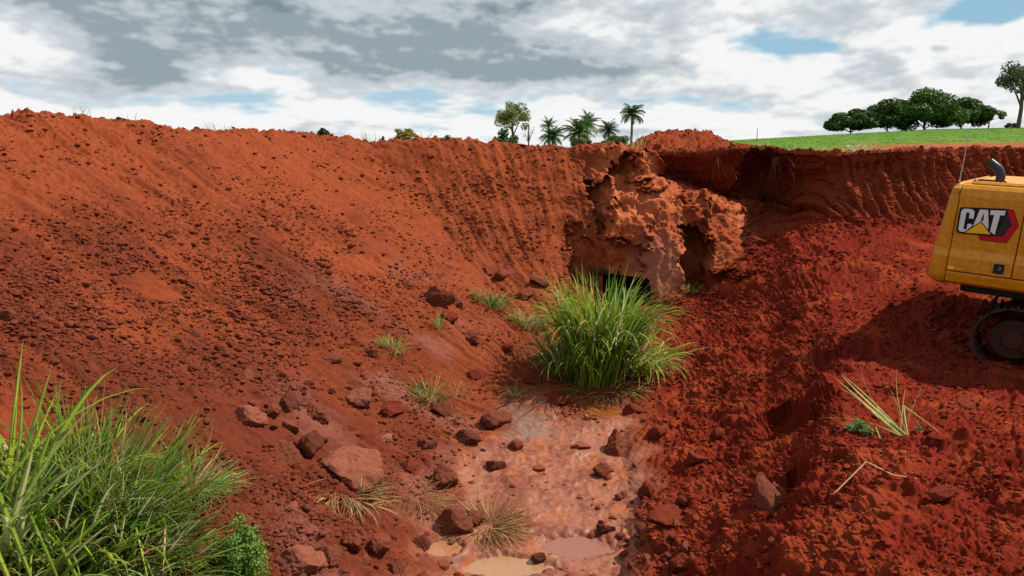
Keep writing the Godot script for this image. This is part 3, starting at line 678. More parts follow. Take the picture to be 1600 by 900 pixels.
# loose crumbs and clods too many to count
func build_clods() -> void:
	var kinds := [stone_mesh(501, 1, 6, 0.3), stone_mesh(502, 1, 8, 0.3), stone_mesh(503, 0, 0, 0.5), stone_mesh(504, 1, 5, 0.4, true)]
	var xf := [[], [], [], []]
	var tint := [PackedColorArray(), PackedColorArray(), PackedColorArray(), PackedColorArray()]
	rng.seed = 77
	var nz := noise(FastNoiseLite.TYPE_SIMPLEX, 0.5, 3, 55)
	var made := 0
	var tries := 0
	while made < 110000 and tries < 600000:
		tries += 1
		var i := rng.randi() % NU
		var j := rng.randi() % NV
		var st := tst[i]
		var v := tv[j]
		if st < -520 or st > 1900 or v < 0.0 or v > 13.0: continue
		var k := i * NV + j
		var p := tpos[k]
		var n := tnor[k]
		if v > 8.2 and v < 11.8 and st > 860 and rng.randf() < 0.8: continue
		if p.x > 1.95 and p.x < 3.0 and p.z < -14.0 and p.z > -16.5 and p.y < 1.5: continue
		var lift := p.y - (0.03 + 0.028 * (-p.z - 6.0))
		var muddy := lift < 0.22 and st < 1030 and st > 640 and -p.z < 10.4
		if muddy and rng.randf() < 0.93: continue
		var dens := nz.get_noise_3dv(p) + (0.25 if st > 1020 else 0.0)
		if rng.randf() > 0.45 + dens: continue
		var s := 0.007 + 0.050 * pow(rng.randf(), 9.0) + 0.009 * rng.randf()
		if st < 560 and p.y < 2.9: s += 0.075 * pow(rng.randf(), 7.0) * ss(-0.2, 0.4, nz.get_noise_3d(p.x * 1.5, 7.0, p.z * 1.5))
		s *= 0.6 + 0.055 * -p.z
		if st > 1200 and v < 3.5: s *= 0.8
		if n.y < 0.35: s *= 0.6
		var w := rng.randi() % 4
		if st > 1000 and w < 2 and rng.randf() < 0.6: w += 2
		var b := Basis.from_euler(Vector3(rng.randf() * TAU, rng.randf() * TAU, rng.randf() * TAU)).scaled(Vector3(s * rng.randf_range(1.0, 1.7), s * rng.randf_range(0.6, 1.0), s))
		xf[w].append(Transform3D(b, p + n * s * 0.12))
		var base := tcol[k]
		if w < 2: base = base.lerp(Color(0.14, 0.042, 0.027), 0.5)
		var f := rng.randf_range(0.75, 1.15)
		tint[w].append(Color(base.r * f, base.g * f, base.b * f))
		made += 1
	print("clods ", made, " of ", tries)
	for w in 4:
		var mm := MultiMesh.new()
		mm.transform_format = MultiMesh.TRANSFORM_3D
		mm.use_colors = true
		mm.mesh = kinds[w]
		mm.instance_count = xf[w].size()
		for q in xf[w].size():
			mm.set_instance_transform(q, xf[w][q])
			mm.set_instance_color(q, tint[w][q])
		var o := MultiMeshInstance3D.new()
		o.name = numbered("soil_crumbs")
		o.multimesh = mm
		o.material_override = mats.soil
		add_child(o)
		tag(o, ["loose angular chips of red stone strewn over the banks", "loose blocky chips of red stone strewn over the banks", "fine red soil crumbs strewn over the banks", "rounded red soil clods strewn over the banks"][w], "soil", "", "stuff")

# ------------------------------------------------------------------ water in the gully
func build_puddles() -> void:
	rng.seed = 5
	for a in PUDDLES:
		var v := PackedVector3Array([Vector3.ZERO])
		var n := PackedVector3Array([Vector3.UP])
		var idx := PackedInt32Array()
		var ph := rng.randf() * 6.0
		for k in 40:
			var t := k / 40.0 * TAU
			var r := 1.0 + 0.05 * sin(t * 3 + ph)
			v.append(Vector3(cos(t) * a[2] * 1.3 * r, 0, sin(t) * a[3] * 1.3 * r))
			n.append(Vector3.UP)
			idx.append(0); idx.append(1 + k); idx.append(1 + (k + 1) % 40)
		var m := solid(a[5].r, a[5].g, a[5].b, 0.10, 0.5)
		var o := part(numbered("puddle"), mesh_of(v, n, idx), m, self)
		o.position = Vector3(a[0], a[4], a[1])
		tag(o, a[6], "puddle")
		o.set_meta("kind", "structure")

func tube_mesh(path: Array, radii: Array, sides := 10) -> ArrayMesh:
	var v := PackedVector3Array()
	var n := PackedVector3Array()
	var idx := PackedInt32Array()
	for i in path.size():
		var d: Vector3 = (path[mini(i + 1, path.size() - 1)] - path[maxi(i - 1, 0)]).normalized()
		var x := d.cross(Vector3(0.31, 0.2, 0.93)).normalized()
		var y := d.cross(x)
		for k in sides:
			var t := k * TAU / sides
			var r := x * cos(t) + y * sin(t)
			v.append(path[i] + r * radii[i])
			n.append(r)
	for i in path.size() - 1:
		for k in sides:
			var a := i * sides + k
			var b := i * sides + (k + 1) % sides
			idx.append(a); idx.append(a + sides); idx.append(b)
			idx.append(b); idx.append(a + sides); idx.append(b + sides)
	for end in [0, path.size() - 1]:
		var c := v.size()
		var d: Vector3 = (path[1] - path[0]).normalized() * -1.0 if end == 0 else (path[-1] - path[-2]).normalized()
		v.append(path[end])
		n.append(d)
		for k in sides:
			v.append(v[end * sides + k])
			n.append(d)
		for k in sides:
			var a := c + 1 + k
			var b := c + 1 + (k + 1) % sides
			if end == 0: idx.append_array([c, a, b])
			else: idx.append_array([c, b, a])
	return mesh_of(v, n, idx)

func box_mesh(size: Vector3, bevel := 0.0) -> Mesh:
	if bevel <= 0.0:
		var b := BoxMesh.new()
		b.size = size
		return b
	var h := size * 0.5
	var st := SurfaceTool.new()
	st.begin(Mesh.PRIMITIVE_TRIANGLES)
	st.set_smooth_group(-1)
	var pts := {}
	for sx in [-1, 1]:
		for sy in [-1, 1]:
			for sz in [-1, 1]:
				pts[[sx, sy, sz, 0]] = Vector3(sx * h.x, sy * (h.y - bevel), sz * (h.z - bevel))
				pts[[sx, sy, sz, 1]] = Vector3(sx * (h.x - bevel), sy * h.y, sz * (h.z - bevel))
				pts[[sx, sy, sz, 2]] = Vector3(sx * (h.x - bevel), sy * (h.y - bevel), sz * h.z)
	var poly := func(list: Array) -> void:
		var c := Vector3.ZERO
		for p in list: c += p
		c /= list.size()
		var fn: Vector3 = (list[1] - list[0]).cross(list[2] - list[0])
		var flip := fn.dot(c) > 0
		for k in range(1, list.size() - 1):
			st.add_vertex(list[0])
			st.add_vertex(list[k + 1] if flip else list[k])
			st.add_vertex(list[k] if flip else list[k + 1])
	for s in [-1, 1]:
		poly.call([pts[[s, -1, -1, 0]], pts[[s, 1, -1, 0]], pts[[s, 1, 1, 0]], pts[[s, -1, 1, 0]]])
		poly.call([pts[[-1, s, -1, 1]], pts[[1, s, -1, 1]], pts[[1, s, 1, 1]], pts[[-1, s, 1, 1]]])
		poly.call([pts[[-1, -1, s, 2]], pts[[1, -1, s, 2]], pts[[1, 1, s, 2]], pts[[-1, 1, s, 2]]])
		for q in [-1, 1]:
			poly.call([pts[[s, q, -1, 0]], pts[[s, q, 1, 0]], pts[[s, q, 1, 1]], pts[[s, q, -1, 1]]])
			poly.call([pts[[s, -1, q, 0]], pts[[s, 1, q, 0]], pts[[s, 1, q, 2]], pts[[s, -1, q, 2]]])
			poly.call([pts[[-1, s, q, 1]], pts[[1, s, q, 1]], pts[[1, s, q, 2]], pts[[-1, s, q, 2]]])
			for w in [-1, 1]:
				poly.call([pts[[s, q, w, 0]], pts[[s, q, w, 1]], pts[[s, q, w, 2]]])
	st.generate_normals()
	return st.commit()

# ------------------------------------------------------------------ plants
func make_blades() -> void:
	# unit-length grass blades in the y-z plane, folded along the midrib
	var bends := [0.35, 0.7, 1.1, 1.6, 2.1, 0.15]
	for b in bends: blades.append(blade_mesh(b, false))
	blades.append(blade_mesh(1.7, true))
	blades.append(blade_mesh(2.3, true))

func blade_mesh(bend: float, kink: bool) -> ArrayMesh:
	var seg := 8
	var v := PackedVector3Array()
	var n := PackedVector3Array()
	var idx := PackedInt32Array()
	var p := Vector3.ZERO
	for k in seg + 1:
		var t := float(k) / seg
		var ang := bend * pow(t, 1.6 if bend < 1.0 else 2.4)
		if kink: ang = 0.12 + (bend if t > 0.55 else 0.0) + 0.25 * t
		var d := Vector3(0, cos(ang), sin(ang))
		if k > 0: p += d / seg
		var w := 0.5 * (0.55 + 0.45 * sin(minf(t * 2.6, PI / 2))) * pow(1.0 - pow(t, 2.2), 0.8)
		var up := Vector3(0, -sin(ang), cos(ang))
		v.append(p + Vector3(-w, 0, 0) + up * w * 0.006)
		v.append(p)
		v.append(p + Vector3(w, 0, 0) + up * w * 0.006)
		n.append((up + Vector3(0.35, 0, 0)).normalized())
		n.append(up)
		n.append((up + Vector3(-0.35, 0, 0)).normalized())
	for k in seg:
		var a := k * 3
		for s in 2:
			idx.append_array([a + s, a + s + 3, a + s + 1, a + s + 1, a + s + 3, a + s + 4])
	return mesh_of(v, n, idx)

func blade_transform(at: Vector3, az: float, tilt: float, length: float, width: float, lean: Vector3, roll := 0.0) -> Transform3D:
	var out := Vector3(cos(az), 0, sin(az))
	var dir := (Vector3.UP * cos(tilt) + out * sin(tilt) + lean).normalized()
	var side := dir.cross(out)
	if side.length() < 0.05: side = dir.cross(Vector3(0.6, 0.1, 0.8))
	side = side.normalized().rotated(dir, roll)
	var z := side.cross(dir).normalized()
	return Transform3D(Basis(side * width, dir * length, z * length), at)

# mix: array of [palette index, weight]; shapes: blade kinds to choose from
func tussock(called: String, label: String, category: String, group: String, at: Vector3, n: int, parts: int, length: Vector2, width: Vector2, spread: Vector2, tilt: Vector2, lean: Vector3, mix: Array, shapes: Array, sd: int) -> Node3D:
	var root := thing(called, label, category, at, 0.0, group)
	var r := RandomNumberGenerator.new()
	r.seed = sd
	var total := 0.0
	for m in mix: total += m[1]
	var v := PackedVector3Array()
	var nn := PackedVector3Array()
	var c := PackedColorArray()
	var idx := PackedInt32Array()
	for k in n:
		var az := r.randf() * TAU
		var rad := sqrt(r.randf())
		var foot := Vector3(cos(az) * spread.x * rad, 0, sin(az) * spread.y * rad)
		if spread.x + spread.y > 0.12:
			foot.y = ground(at.x + foot.x, at.z + foot.z) - at.y - 0.02
			if absf(foot.y) > 0.7: foot.y = 0.0
		az += r.randfn() * 0.7
		var tl := lerpf(tilt.x, tilt.y, rad * 0.6 + 0.4 * r.randf())
		var ln := lerpf(length.x, length.y, r.randf())
		var wd := lerpf(width.x, width.y, r.randf()) * (0.6 + 0.4 * ln / length.y)
		var pick := r.randf() * total
		var which := 0
		for m in mix:
			pick -= m[1]
			if pick <= 0.0:
				which = m[0]
				break
		var sh: ArrayMesh = blades[shapes[r.randi() % shapes.size()]]
		var t := blade_transform(foot, az, tl, ln, wd, lean * r.randf_range(0.3, 1.0), r.randfn() * 0.5)
		if k < parts:
			var o := part("blade", sh, palm_mats[which], root)
			o.transform = t
		else:
			var a := sh.surface_get_arrays(0)
			var av: PackedVector3Array = a[Mesh.ARRAY_VERTEX]
			var an: PackedVector3Array = a[Mesh.ARRAY_NORMAL]
			var off := v.size()
			var cc: Color = pal[which] * r.randf_range(0.75, 1.2)
			cc.a = 1.0
			var nb := Basis(t.basis.x.normalized(), t.basis.y.normalized(), t.basis.z.normalized())
			for q in av.size():
				v.append(t * av[q])
				nn.append(nb * an[q])
				c.append(cc)
			for q in a[Mesh.ARRAY_INDEX]: idx.append(q + off)
	if v.size():
		var o := part("fine_blades", mesh_of(v, nn, idx, c), mats.leafy, root)
		o.set_meta("kind", "stuff")
	return root

# leaf quads spread through clumps; clumps: [centre, radii, count, colour]
func leaf_cloud(clumps: Array, size: Vector2, sd: int, droop := 0.0, shell := 0.55) -> ArrayMesh:
	var r := RandomNumberGenerator.new()
	r.seed = sd
	var v := PackedVector3Array()
	var n := PackedVector3Array()
	var c := PackedColorArray()
	for cl in clumps:
		for k in cl[2]:
			var d := Vector3(r.randfn(), r.randfn(), r.randfn()).normalized()
			var p: Vector3 = cl[0] + d * cl[1] * lerpf(shell, 1.05, pow(r.randf(), 0.6))
			var nd := (d + Vector3(r.randfn(), r.randfn(), r.randfn()) * 0.55 + Vector3(0, 0.3, 0)).normalized()
			var x := nd.cross(Vector3(r.randfn(), r.randfn(), r.randfn())).normalized()
			var y := nd.cross(x)
			if droop > 0.0: y = y.lerp(Vector3.DOWN, droop).normalized()
			var s := lerpf(size.x, size.y, r.randf())
			var a := p + x * s * 0.5
			var b := p - x * s * 0.5
			var e := p + y * s * 0.8
			var f := p - y * s * 0.5
			if (b - a).cross(e - a).dot(nd) > 0.0: v.append_array([a, e, b, a, b, f])
			else: v.append_array([a, b, e, a, f, b])
			var col: Color = cl[3] * r.randf_range(0.65, 1.35)
			col.a = 1.0
			for q in 6:
				n.append(nd)
				c.append(col)
	return mesh_of(v, n, PackedInt32Array(), c)

func tree(called: String, label: String, group: String, at: Vector3, h: float, w: float, clumps: int, leaves: int, leaf: Vector2, colour: Color, sd: int, trunk_share := 0.25, thin := 0.0) -> void:
	var root := thing(called, label, "tree", at, 0.0, group)
	var r := RandomNumberGenerator.new()
	r.seed = sd
	var list := []
	var th := h * trunk_share
	for k in clumps:
		var a := r.randf() * TAU
		var q := sqrt(r.randf())
		var x := cos(a) * q * w * 0.40
		var z := sin(a) * q * w * 0.40
		var y := th + (h - th) * (0.12 + 0.70 * sqrt(maxf(0.0, 1.0 - q * q)) * r.randf_range(0.45, 1.05))
		var s := r.randf_range(0.75, 1.2) * (1.0 - thin * 0.45)
		var f := r.randf_range(0.75, 1.25)
		list.append([Vector3(x, y, z), Vector3(w * 0.17, (h - th) * 0.19, w * 0.17) * s, leaves / clumps, Color(colour.r * f, colour.g * f, colour.b * f * 0.9)])
	part("crown", leaf_cloud(list, leaf, sd + 1), mats.leafy, root)
	var t := part("trunk", tube_mesh([Vector3(0, -0.3, 0), Vector3(w * 0.01, th * 0.6, 0), Vector3(-w * 0.01, th * 1.2, 0), Vector3(0, h * 0.7, 0)], [h * 0.030, h * 0.024, h * 0.02, h * 0.008], 8), mats.bark, root)
	for k in mini(7, clumps):
		var e: Vector3 = list[k][0]
		var s := Vector3(0, th * r.randf_range(0.7, 1.2), 0)
		part("limb", tube_mesh([s, s.lerp(e, 0.5) + Vector3(0, h * 0.02, 0), e], [h * 0.014, h * 0.010, h * 0.004], 6), mats.bark, t)

func palm_tree(label: String, at: Vector3, h: float, size: float, fronds: int, sd: int, droop: float) -> void:
	var root := thing("palm_tree", label, "palm tree", at, 0.0, "palms on the far edge of the field")
	var r := RandomNumberGenerator.new()
	r.seed = sd
	part("trunk", tube_mesh([Vector3(0, -0.3, 0), Vector3(0.05, h * 0.5, 0), Vector3(0, h, 0)], [0.22, 0.18, 0.15], 8), mats.palm_bark, root)
	for k in fronds:
		var az := k * 2.399 + r.randf() * 0.4
		var out := Vector3(cos(az), 0, sin(az))
		var side := Vector3(-sin(az), 0, cos(az))
		var el := lerpf(1.35, -0.35, pow(float(k) / fronds, 0.9)) + r.randfn() * 0.1
		var v := PackedVector3Array()
		var n := PackedVector3Array()
		var c := PackedColorArray()
		var p := Vector3(0, h, 0)
		var ang := el
		var ln := size * r.randf_range(0.8, 1.1)
		var tone := r.randf_range(0.7, 1.25)
		var steps := 14
		for s in steps:
			var t := float(s) / steps
			ang = el - droop * t * t * 1.9
			var d := out * cos(ang) + Vector3.UP * sin(ang)
			var q := p + d * ln / steps
			var up := d.cross(side).normalized()
			var lw := ln * 0.30 * sin(PI * clampf(t * 0.9 + 0.12, 0, 1))
			var cc := Color(0.060 * tone, 0.115 * tone, 0.034 * tone)
			for sg in [-1.0, 1.0]:
				for z in 2:
					var root_at := p.lerp(q, z * 0.5)
					var tip: Vector3 = root_at + side * sg * lw * r.randf_range(0.7, 1.0) + d * lw * 0.55 + Vector3.DOWN * lw * r.randf_range(0.25, 0.6)
					var wv := d * ln * 0.022
					var fn: Vector3 = (2.0 * wv).cross(tip - root_at + wv).normalized()
					if fn.y > 0.0: v.append_array([root_at - wv, tip, root_at + wv])
					else: v.append_array([root_at - wv, root_at + wv, tip])
					for w in 3:
						n.append(fn if fn.y > 0 else -fn)
						c.append(cc)
			v.append_array([p + side * 0.02, q, p - side * 0.02])
			var mid := (-side).cross(q - p).normalized()
			for w in 3:
				n.append(mid)
				c.append(cc)
			p = q
		part("frond", mesh_of(v, n, PackedInt32Array(), c), mats.leafy, root)

func bush(label: String, category: String, at: Vector3, size: Vector3, clumps: int, leaves: int, leaf: Vector2, colour: Color, sd: int, group := "") -> void:
	var root := thing("bush", label, category, at, 0.0, group)
	var r := RandomNumberGenerator.new()
	r.seed = sd
	var list := []
	for k in clumps:
		var a := r.randf() * TAU
		var q := sqrt(r.randf())
		var c := Vector3(cos(a) * q * size.x * 0.36, size.y * (0.12 + 0.74 * sqrt(1.0 - q * q * 0.8) * r.randf_range(0.1, 1.0)), sin(a) * q * size.z * 0.36)
		var f := r.randf_range(0.75, 1.3)
		list.append([c * r.randf_range(0.75, 1.15), size * r.randf_range(0.09, 0.19), leaves / clumps, Color(colour.r * f, colour.g * f, colour.b * f)])
	part("foliage", leaf_cloud(list, leaf, sd + 1, 0.0, 0.2), mats.leafy, root)
	for k in mini(8, clumps):
		var e: Vector3 = list[k][0]
		part("stem", tube_mesh([Vector3(e.x * 0.1, -size.y * 0.03, e.z * 0.1), Vector3(e.x * 0.5, e.y * 0.55, e.z * 0.5), e], [size.y * 0.012, size.y * 0.009, size.y * 0.004], 5), mats.bark, root)

# ------------------------------------------------------------------ planting
func far_at(bearing: float, d: float, sink := 0.0) -> Vector3:
	return Vector3(bearing * d, field_y(bearing, d) - sink, -d)

func plant_grass() -> void:
	var lush := [[0, 5.0], [1, 3.0], [2, 3.0], [3, 2.0], [4, 0.6]]
	var fine := [[0, 5.0], [2, 4.0], [3, 2.5], [1, 1.5], [4, 0.8]]
	# foreground grass, lower left
	var near := "tall grass in the left foreground"
	var big := [[0, 4.0], [6, 4.0], [1, 3.0], [2, 2.0], [3, 1.5], [4, 0.4]]
	var any := [0, 1, 2, 3, 4, 6, 7]
	tussock("grass_clump", "tall broad-bladed bright green grass at the left edge of the foreground", "grass clump", near, on(-3.51, -4.18), 80, 80, Vector2(0.7, 1.60), Vector2(0.034, 0.062), Vector2(0.25, 0.25), Vector2(0.05, 0.75), Vector3(0.30, 0, 0), [[6, 3.0], [1, 4.0], [3, 1.0]], [0, 1, 2, 5, 6], 1)
	tussock("grass_clump", "bent broad-bladed grass low in the left corner of the picture", "grass clump", near, on(-3.22, -3.99), 200, 200, Vector2(0.35, 0.95), Vector2(0.020, 0.045), Vector2(0.30, 0.25), Vector2(0.1, 1.2), Vector3(0.2, 0, 0), big, any, 4)
	tussock("grass_clump", "dense upright green grass clump next to the broad-bladed grass", "grass clump", near, on(-3.25, -4.47), 420, 290, Vector2(0.30, 1.05), Vector2(0.014, 0.036), Vector2(0.34, 0.30), Vector2(0.0, 0.8), Vector3(0.10, 0, 0), lush, any, 2)
	tussock("grass_clump", "thick green grass clump leaning right above the red stones", "grass clump", near, on(-3.09, -4.84), 480, 290, Vector2(0.35, 0.95), Vector2(0.010, 0.026), Vector2(0.34, 0.25), Vector2(0.0, 0.7), Vector3(0.75, 0.05, 0), [[0, 4.0], [6, 3.0], [2, 3.0], [4, 1.0]], [0, 1, 2, 5], 3)
	tussock("grass_clump", "tangled pale green grass clump below the leaning clump", "grass clump", near, on(-2.86, -4.43), 420, 290, Vector2(0.25, 0.75), Vector2(0.012, 0.030), Vector2(0.40, 0.22), Vector2(0.1, 1.3), Vector3(0.3, 0, 0.1), [[0, 3.0], [3, 3.0], [2, 3.0], [6, 3.0], [4, 0.8]], any, 9)
	tussock("grass_clump", "green grass clump reaching right towards the leafy bush", "grass clump", near, on(-2.75, -4.69), 300, 280, Vector2(0.30, 0.80), Vector2(0.009, 0.022), Vector2(0.22, 0.25), Vector2(0.1, 1.0), Vector3(0.60, 0.1, 0), [[0, 4.0], [3, 3.0], [6, 2.0], [2, 2.0], [4, 0.7]], [0, 1, 2, 5, 6], 5)
	tussock("grass_clump", "pale green and straw tuft drooping over towards the leafy bush", "grass clump", near, on(-2.72, -5.44), 150, 120, Vector2(0.30, 0.62), Vector2(0.010, 0.022), Vector2(0.08, 0.08), Vector2(0.5, 1.2), Vector3(0.75, -0.15, 0.35), [[3, 4.0], [6, 2.0], [4, 3.0], [5, 1.0]], [0, 1, 2, 3], 6)
	tussock("grass_clump", "thin brown-tipped stalks rising behind the dense upright grass", "grass clump", near, on(-3.30, -5.00), 110, 110, Vector2(0.4, 0.95), Vector2(0.006, 0.014), Vector2(0.28, 0.12), Vector2(0.0, 0.5), Vector3(0.45, 0, 0), [[4, 2.0], [1, 2.0], [6, 2.0]], [0, 5, 1], 7)
	# the big clump in the gully
	tussock("grass_clump", "big bright green arching grass clump standing before the dark culvert", "grass clump", "", on(1.33, -10.55), 1000, 295, Vector2(0.6, 2.05), Vector2(0.024, 0.052), Vector2(0.44, 0.30), Vector2(0.0, 0.24), Vector3(0.12, 0, 0.0), [[1, 4.0], [6, 4.0], [0, 3.0], [2, 2.5], [3, 1.0], [4, 0.6]], [0, 1, 2, 3, 3, 4], 8)
	tussock("grass_clump", "grass drooping to the right side of the big clump, its sunlight coloured in as yellow-green", "grass clump", "", on(1.94, -10.86), 330, 200, Vector2(0.5, 1.25), Vector2(0.022, 0.044), Vector2(0.26, 0.22), Vector2(0.1, 0.8), Vector3(0.30, 0, 0.15), [[1, 5.0], [6, 3.0], [3, 1.5], [4, 1.2]], [2, 3, 4, 4, 1], 81)  # sunny side of the clump, its light put into yellower blades
	tussock("grass_clump", "shorter grass at the left foot of the big clump, its shade coloured in as dark green", "grass clump", "", on(0.87, -10.54), 300, 200, Vector2(0.4, 1.30), Vector2(0.022, 0.042), Vector2(0.22, 0.20), Vector2(0.0, 0.6), Vector3(-0.12, 0, 0.1), [[0, 4.0], [2, 4.0], [6, 1.5], [4, 0.8]], [0, 1, 2, 3, 4], 82)  # side away from the sun, its shade put into darker blades
	tussock("straw_tuft", "dead straw lying around the foot of the big clump", "dry grass", "", on(1.40, -10.26), 220, 90, Vector2(0.25, 0.60), Vector2(0.008, 0.018), Vector2(0.55, 0.16), Vector2(0.7, 1.4), Vector3(0, 0, 0.2), [[4, 2.0], [5, 3.0], [2, 1.0], [0, 1.0]], [1, 2, 3], 83)
	# small tufts on the left bank
	var g := "small grass tufts on the left bank"
	tussock("grass_tuft", "rounded pale green tuft alone on the bare slope", "grass tuft", g, on(-1.76, -9.74), 160, 60, Vector2(0.12, 0.34), Vector2(0.006, 0.012), Vector2(0.14, 0.10), Vector2(0.1, 1.1), Vector3(0, 0, 0), [[3, 3.0], [1, 2.0], [4, 1.5]], [1, 2, 3], 11)
	tussock("grass_tuft", "dark green tuft high up beside the cracked boulder", "grass tuft", g, on(-0.39, -12.69), 260, 80, Vector2(0.20, 0.55), Vector2(0.008, 0.016), Vector2(0.22, 0.15), Vector2(0.1, 1.0), Vector3(0.1, 0, 0), [[2, 4.0], [0, 2.0], [4, 1.5]], [1, 2, 3], 12)
	tussock("grass_tuft", "green and straw tuft just left of the big grass clump", "grass tuft", g, on(0.31, -12.49), 260, 80, Vector2(0.20, 0.60), Vector2(0.008, 0.016), Vector2(0.25, 0.15), Vector2(0.2, 1.1), Vector3(0.25, 0, 0), [[2, 3.0], [0, 2.0], [4, 3.0]], [1, 2, 3], 13)
	tussock("grass_tuft", "narrow green sprig between the bare slope and the boulders", "grass tuft", g, on(-1.17, -10.81), 50, 30, Vector2(0.15, 0.36), Vector2(0.007, 0.012), Vector2(0.05, 0.05), Vector2(0.0, 0.5), Vector3(0, 0, 0), [[0, 3.0], [3, 2.0]], [0, 1, 2], 14)
	tussock("grass_tuft", "spreading green tuft with straw at its foot, below the narrow sprig", "grass tuft", g, on(-1.16, -9.03), 150, 80, Vector2(0.20, 0.50), Vector2(0.007, 0.014), Vector2(0.16, 0.10), Vector2(0.1, 1.1), Vector3(0.1, 0, 0), [[0, 3.0], [2, 2.0], [4, 2.0]], [0, 1, 2, 6], 15)
	tussock("grass_tuft", "sparse bent stalks right of the spreading tuft", "grass tuft", g, on(-0.78, -9.39), 26, 26, Vector2(0.25, 0.50), Vector2(0.006, 0.010), Vector2(0.10, 0.06), Vector2(0.1, 0.9), Vector3(0.1, 0, 0), [[0, 2.0], [4, 2.0]], [0, 1, 6], 16)
	tussock("grass_tuft", "wispy green tuft beside the grey ash patch", "grass tuft", g, on(0.05, -9.76), 40, 30, Vector2(0.15, 0.36), Vector2(0.006, 0.010), Vector2(0.06, 0.05), Vector2(0.2, 1.0), Vector3(-0.2, 0, 0), [[0, 2.0], [3, 2.0], [4, 1.0]], [1, 2, 3], 17)
	tussock("grass_tuft", "small dry sprig beside the dark hollow under the spreading tuft", "grass tuft", g, on(-0.81, -8.72), 22, 22, Vector2(0.12, 0.26), Vector2(0.006, 0.010), Vector2(0.05, 0.05), Vector2(0.5, 1.3), Vector3(0.2, 0, 0.2), [[4, 3.0], [1, 1.0]], [1, 2], 18)
	tussock("grass_tuft", "little green tuft at the wall's foot beside the tall hollow", "grass tuft", "", on(3.81, -14.42), 120, 50, Vector2(0.15, 0.36), Vector2(0.008, 0.015), Vector2(0.22, 0.10), Vector2(0.1, 1.1), Vector3(0, 0, 0), [[2, 3.0], [0, 3.0]], [1, 2, 3], 19)
	# dry straw
	tussock("straw_tuft", "bleached flattened straw with a few green blades before the largest boulder", "dry grass", "", on(-1.67, -6.41), 320, 160, Vector2(0.20, 0.55), Vector2(0.006, 0.013), Vector2(0.20, 0.08), Vector2(1.0, 1.5), Vector3(0, -0.1, 0), [[4, 5.0], [5, 2.0], [3, 1.0]], [0, 1, 2], 21)
	tussock("grass_tuft", "upright green blades growing out of the bleached straw", "grass tuft", "", on(-1.53, -6.51), 14, 14, Vector2(0.25, 0.48), Vector2(0.012, 0.020), Vector2(0.16, 0.05), Vector2(0.1, 0.7), Vector3(0.2, 0, 0), [[0, 3.0], [3, 2.0]], [0, 1, 5], 22)
	tussock("root_tuft", "brown hanging roots and straw on the eroded hump", "dry roots", "", on(-1.03, -6.85) + Vector3(0, 0.05, 0), 520, 120, Vector2(0.20, 0.50), Vector2(0.004, 0.009), Vector2(0.30, 0.14), Vector2(0.9, 1.7), Vector3(0.15, -0.35, 0.4), [[5, 5.0], [4, 1.5]], [0, 1, 2], 23)
	tussock("straw_tuft", "brown heap of combed straw lying at the water's edge", "dry grass", "", on(-0.24, -6.66) + Vector3(0, 0.10, 0), 700, 160, Vector2(0.28, 0.56), Vector2(0.005, 0.011), Vector2(0.13, 0.08), Vector2(0.8, 1.4), Vector3(-0.45, -0.20, 0.9), [[5, 4.0], [4, 3.0]], [0, 1, 2], 24)
	tussock("straw_tuft", "loose dry roots caught in the spoil slope near its crest", "dry grass", "", on(2.89, -9.43), 60, 30, Vector2(0.15, 0.32), Vector2(0.003, 0.006), Vector2(0.18, 0.12), Vector2(0.8, 1.6), Vector3(-0.2, -0.2, 0.2), [[5, 3.0], [4, 1.0]], [1, 2], 25)
	# roots hanging from the cut edge
	var hang := "roots hanging from the cut edge of the alcove"
	tussock("root_tuft", "thin roots hanging at the left end of the shaded alcove", "dry roots", hang, Vector3(4.9, 3.85, -16.75), 9, 9, Vector2(0.3, 0.8), Vector2(0.006, 0.010), Vector2(0.05, 0.03), Vector2(1.3, 1.7), Vector3(0, -6.0, 0.6), [[5, 3.0]], [5, 5, 0], 71)
	tussock("root_tuft", "thin roots hanging in the darkest corner of the alcove", "dry roots", hang, Vector3(6.35, 3.85, -16.9), 11, 11, Vector2(0.4, 1.1), Vector2(0.006, 0.010), Vector2(0.05, 0.03), Vector2(1.3, 1.7), Vector3(0, -6.0, 0.6), [[5, 3.0]], [5, 5, 0], 72)
	# plant on the spoil bench
	tussock("grass_tuft", "few long bent green blades sprouting from the spoil bench", "grass tuft", "", on(3.34, -5.53), 11, 11, Vector2(0.50, 0.85), Vector2(0.014, 0.020), Vector2(0.05, 0.04), Vector2(0.0, 0.4), Vector3(-2.0, 0.1, 0), [[1, 3.0], [0, 2.0], [3, 2.0]], [0, 6, 1], 26)
	tussock("grass_tuft", "two upright yellowish blades beside the bent blades on the spoil bench", "grass tuft", "", on(3.40, -5.68), 5, 5, Vector2(0.30, 0.50), Vector2(0.012, 0.018), Vector2(0.05, 0.03), Vector2(0.0, 0.3), Vector3(-0.1, 0, 0), [[1, 3.0], [4, 1.0]], [0, 5], 27)
	# leafy bush and weeds
	bush("light green leafy bush with tiny leaves beside the tall grass", "bush", on(-2.09, -4.82), Vector3(0.52, 0.56, 0.44), 70, 11000, Vector2(0.008, 0.018), Color(0.115, 0.21, 0.04), 31)
	bush("low silvery green weed hanging over the edge of the spoil bench", "weed", on(3.00, -5.67), Vector3(0.42, 0.13, 0.22), 16, 900, Vector2(0.010, 0.022), Color(0.15, 0.22, 0.09), 32)
	bush("small pale weed sprig right of the bent blades", "weed", on(3.49, -5.59), Vector3(0.08, 0.13, 0.08), 5, 120, Vector2(0.010, 0.018), Color(0.21, 0.27, 0.16), 33)
	# weeds along the rim
	var w := "weeds along the rim"
	var k := 40
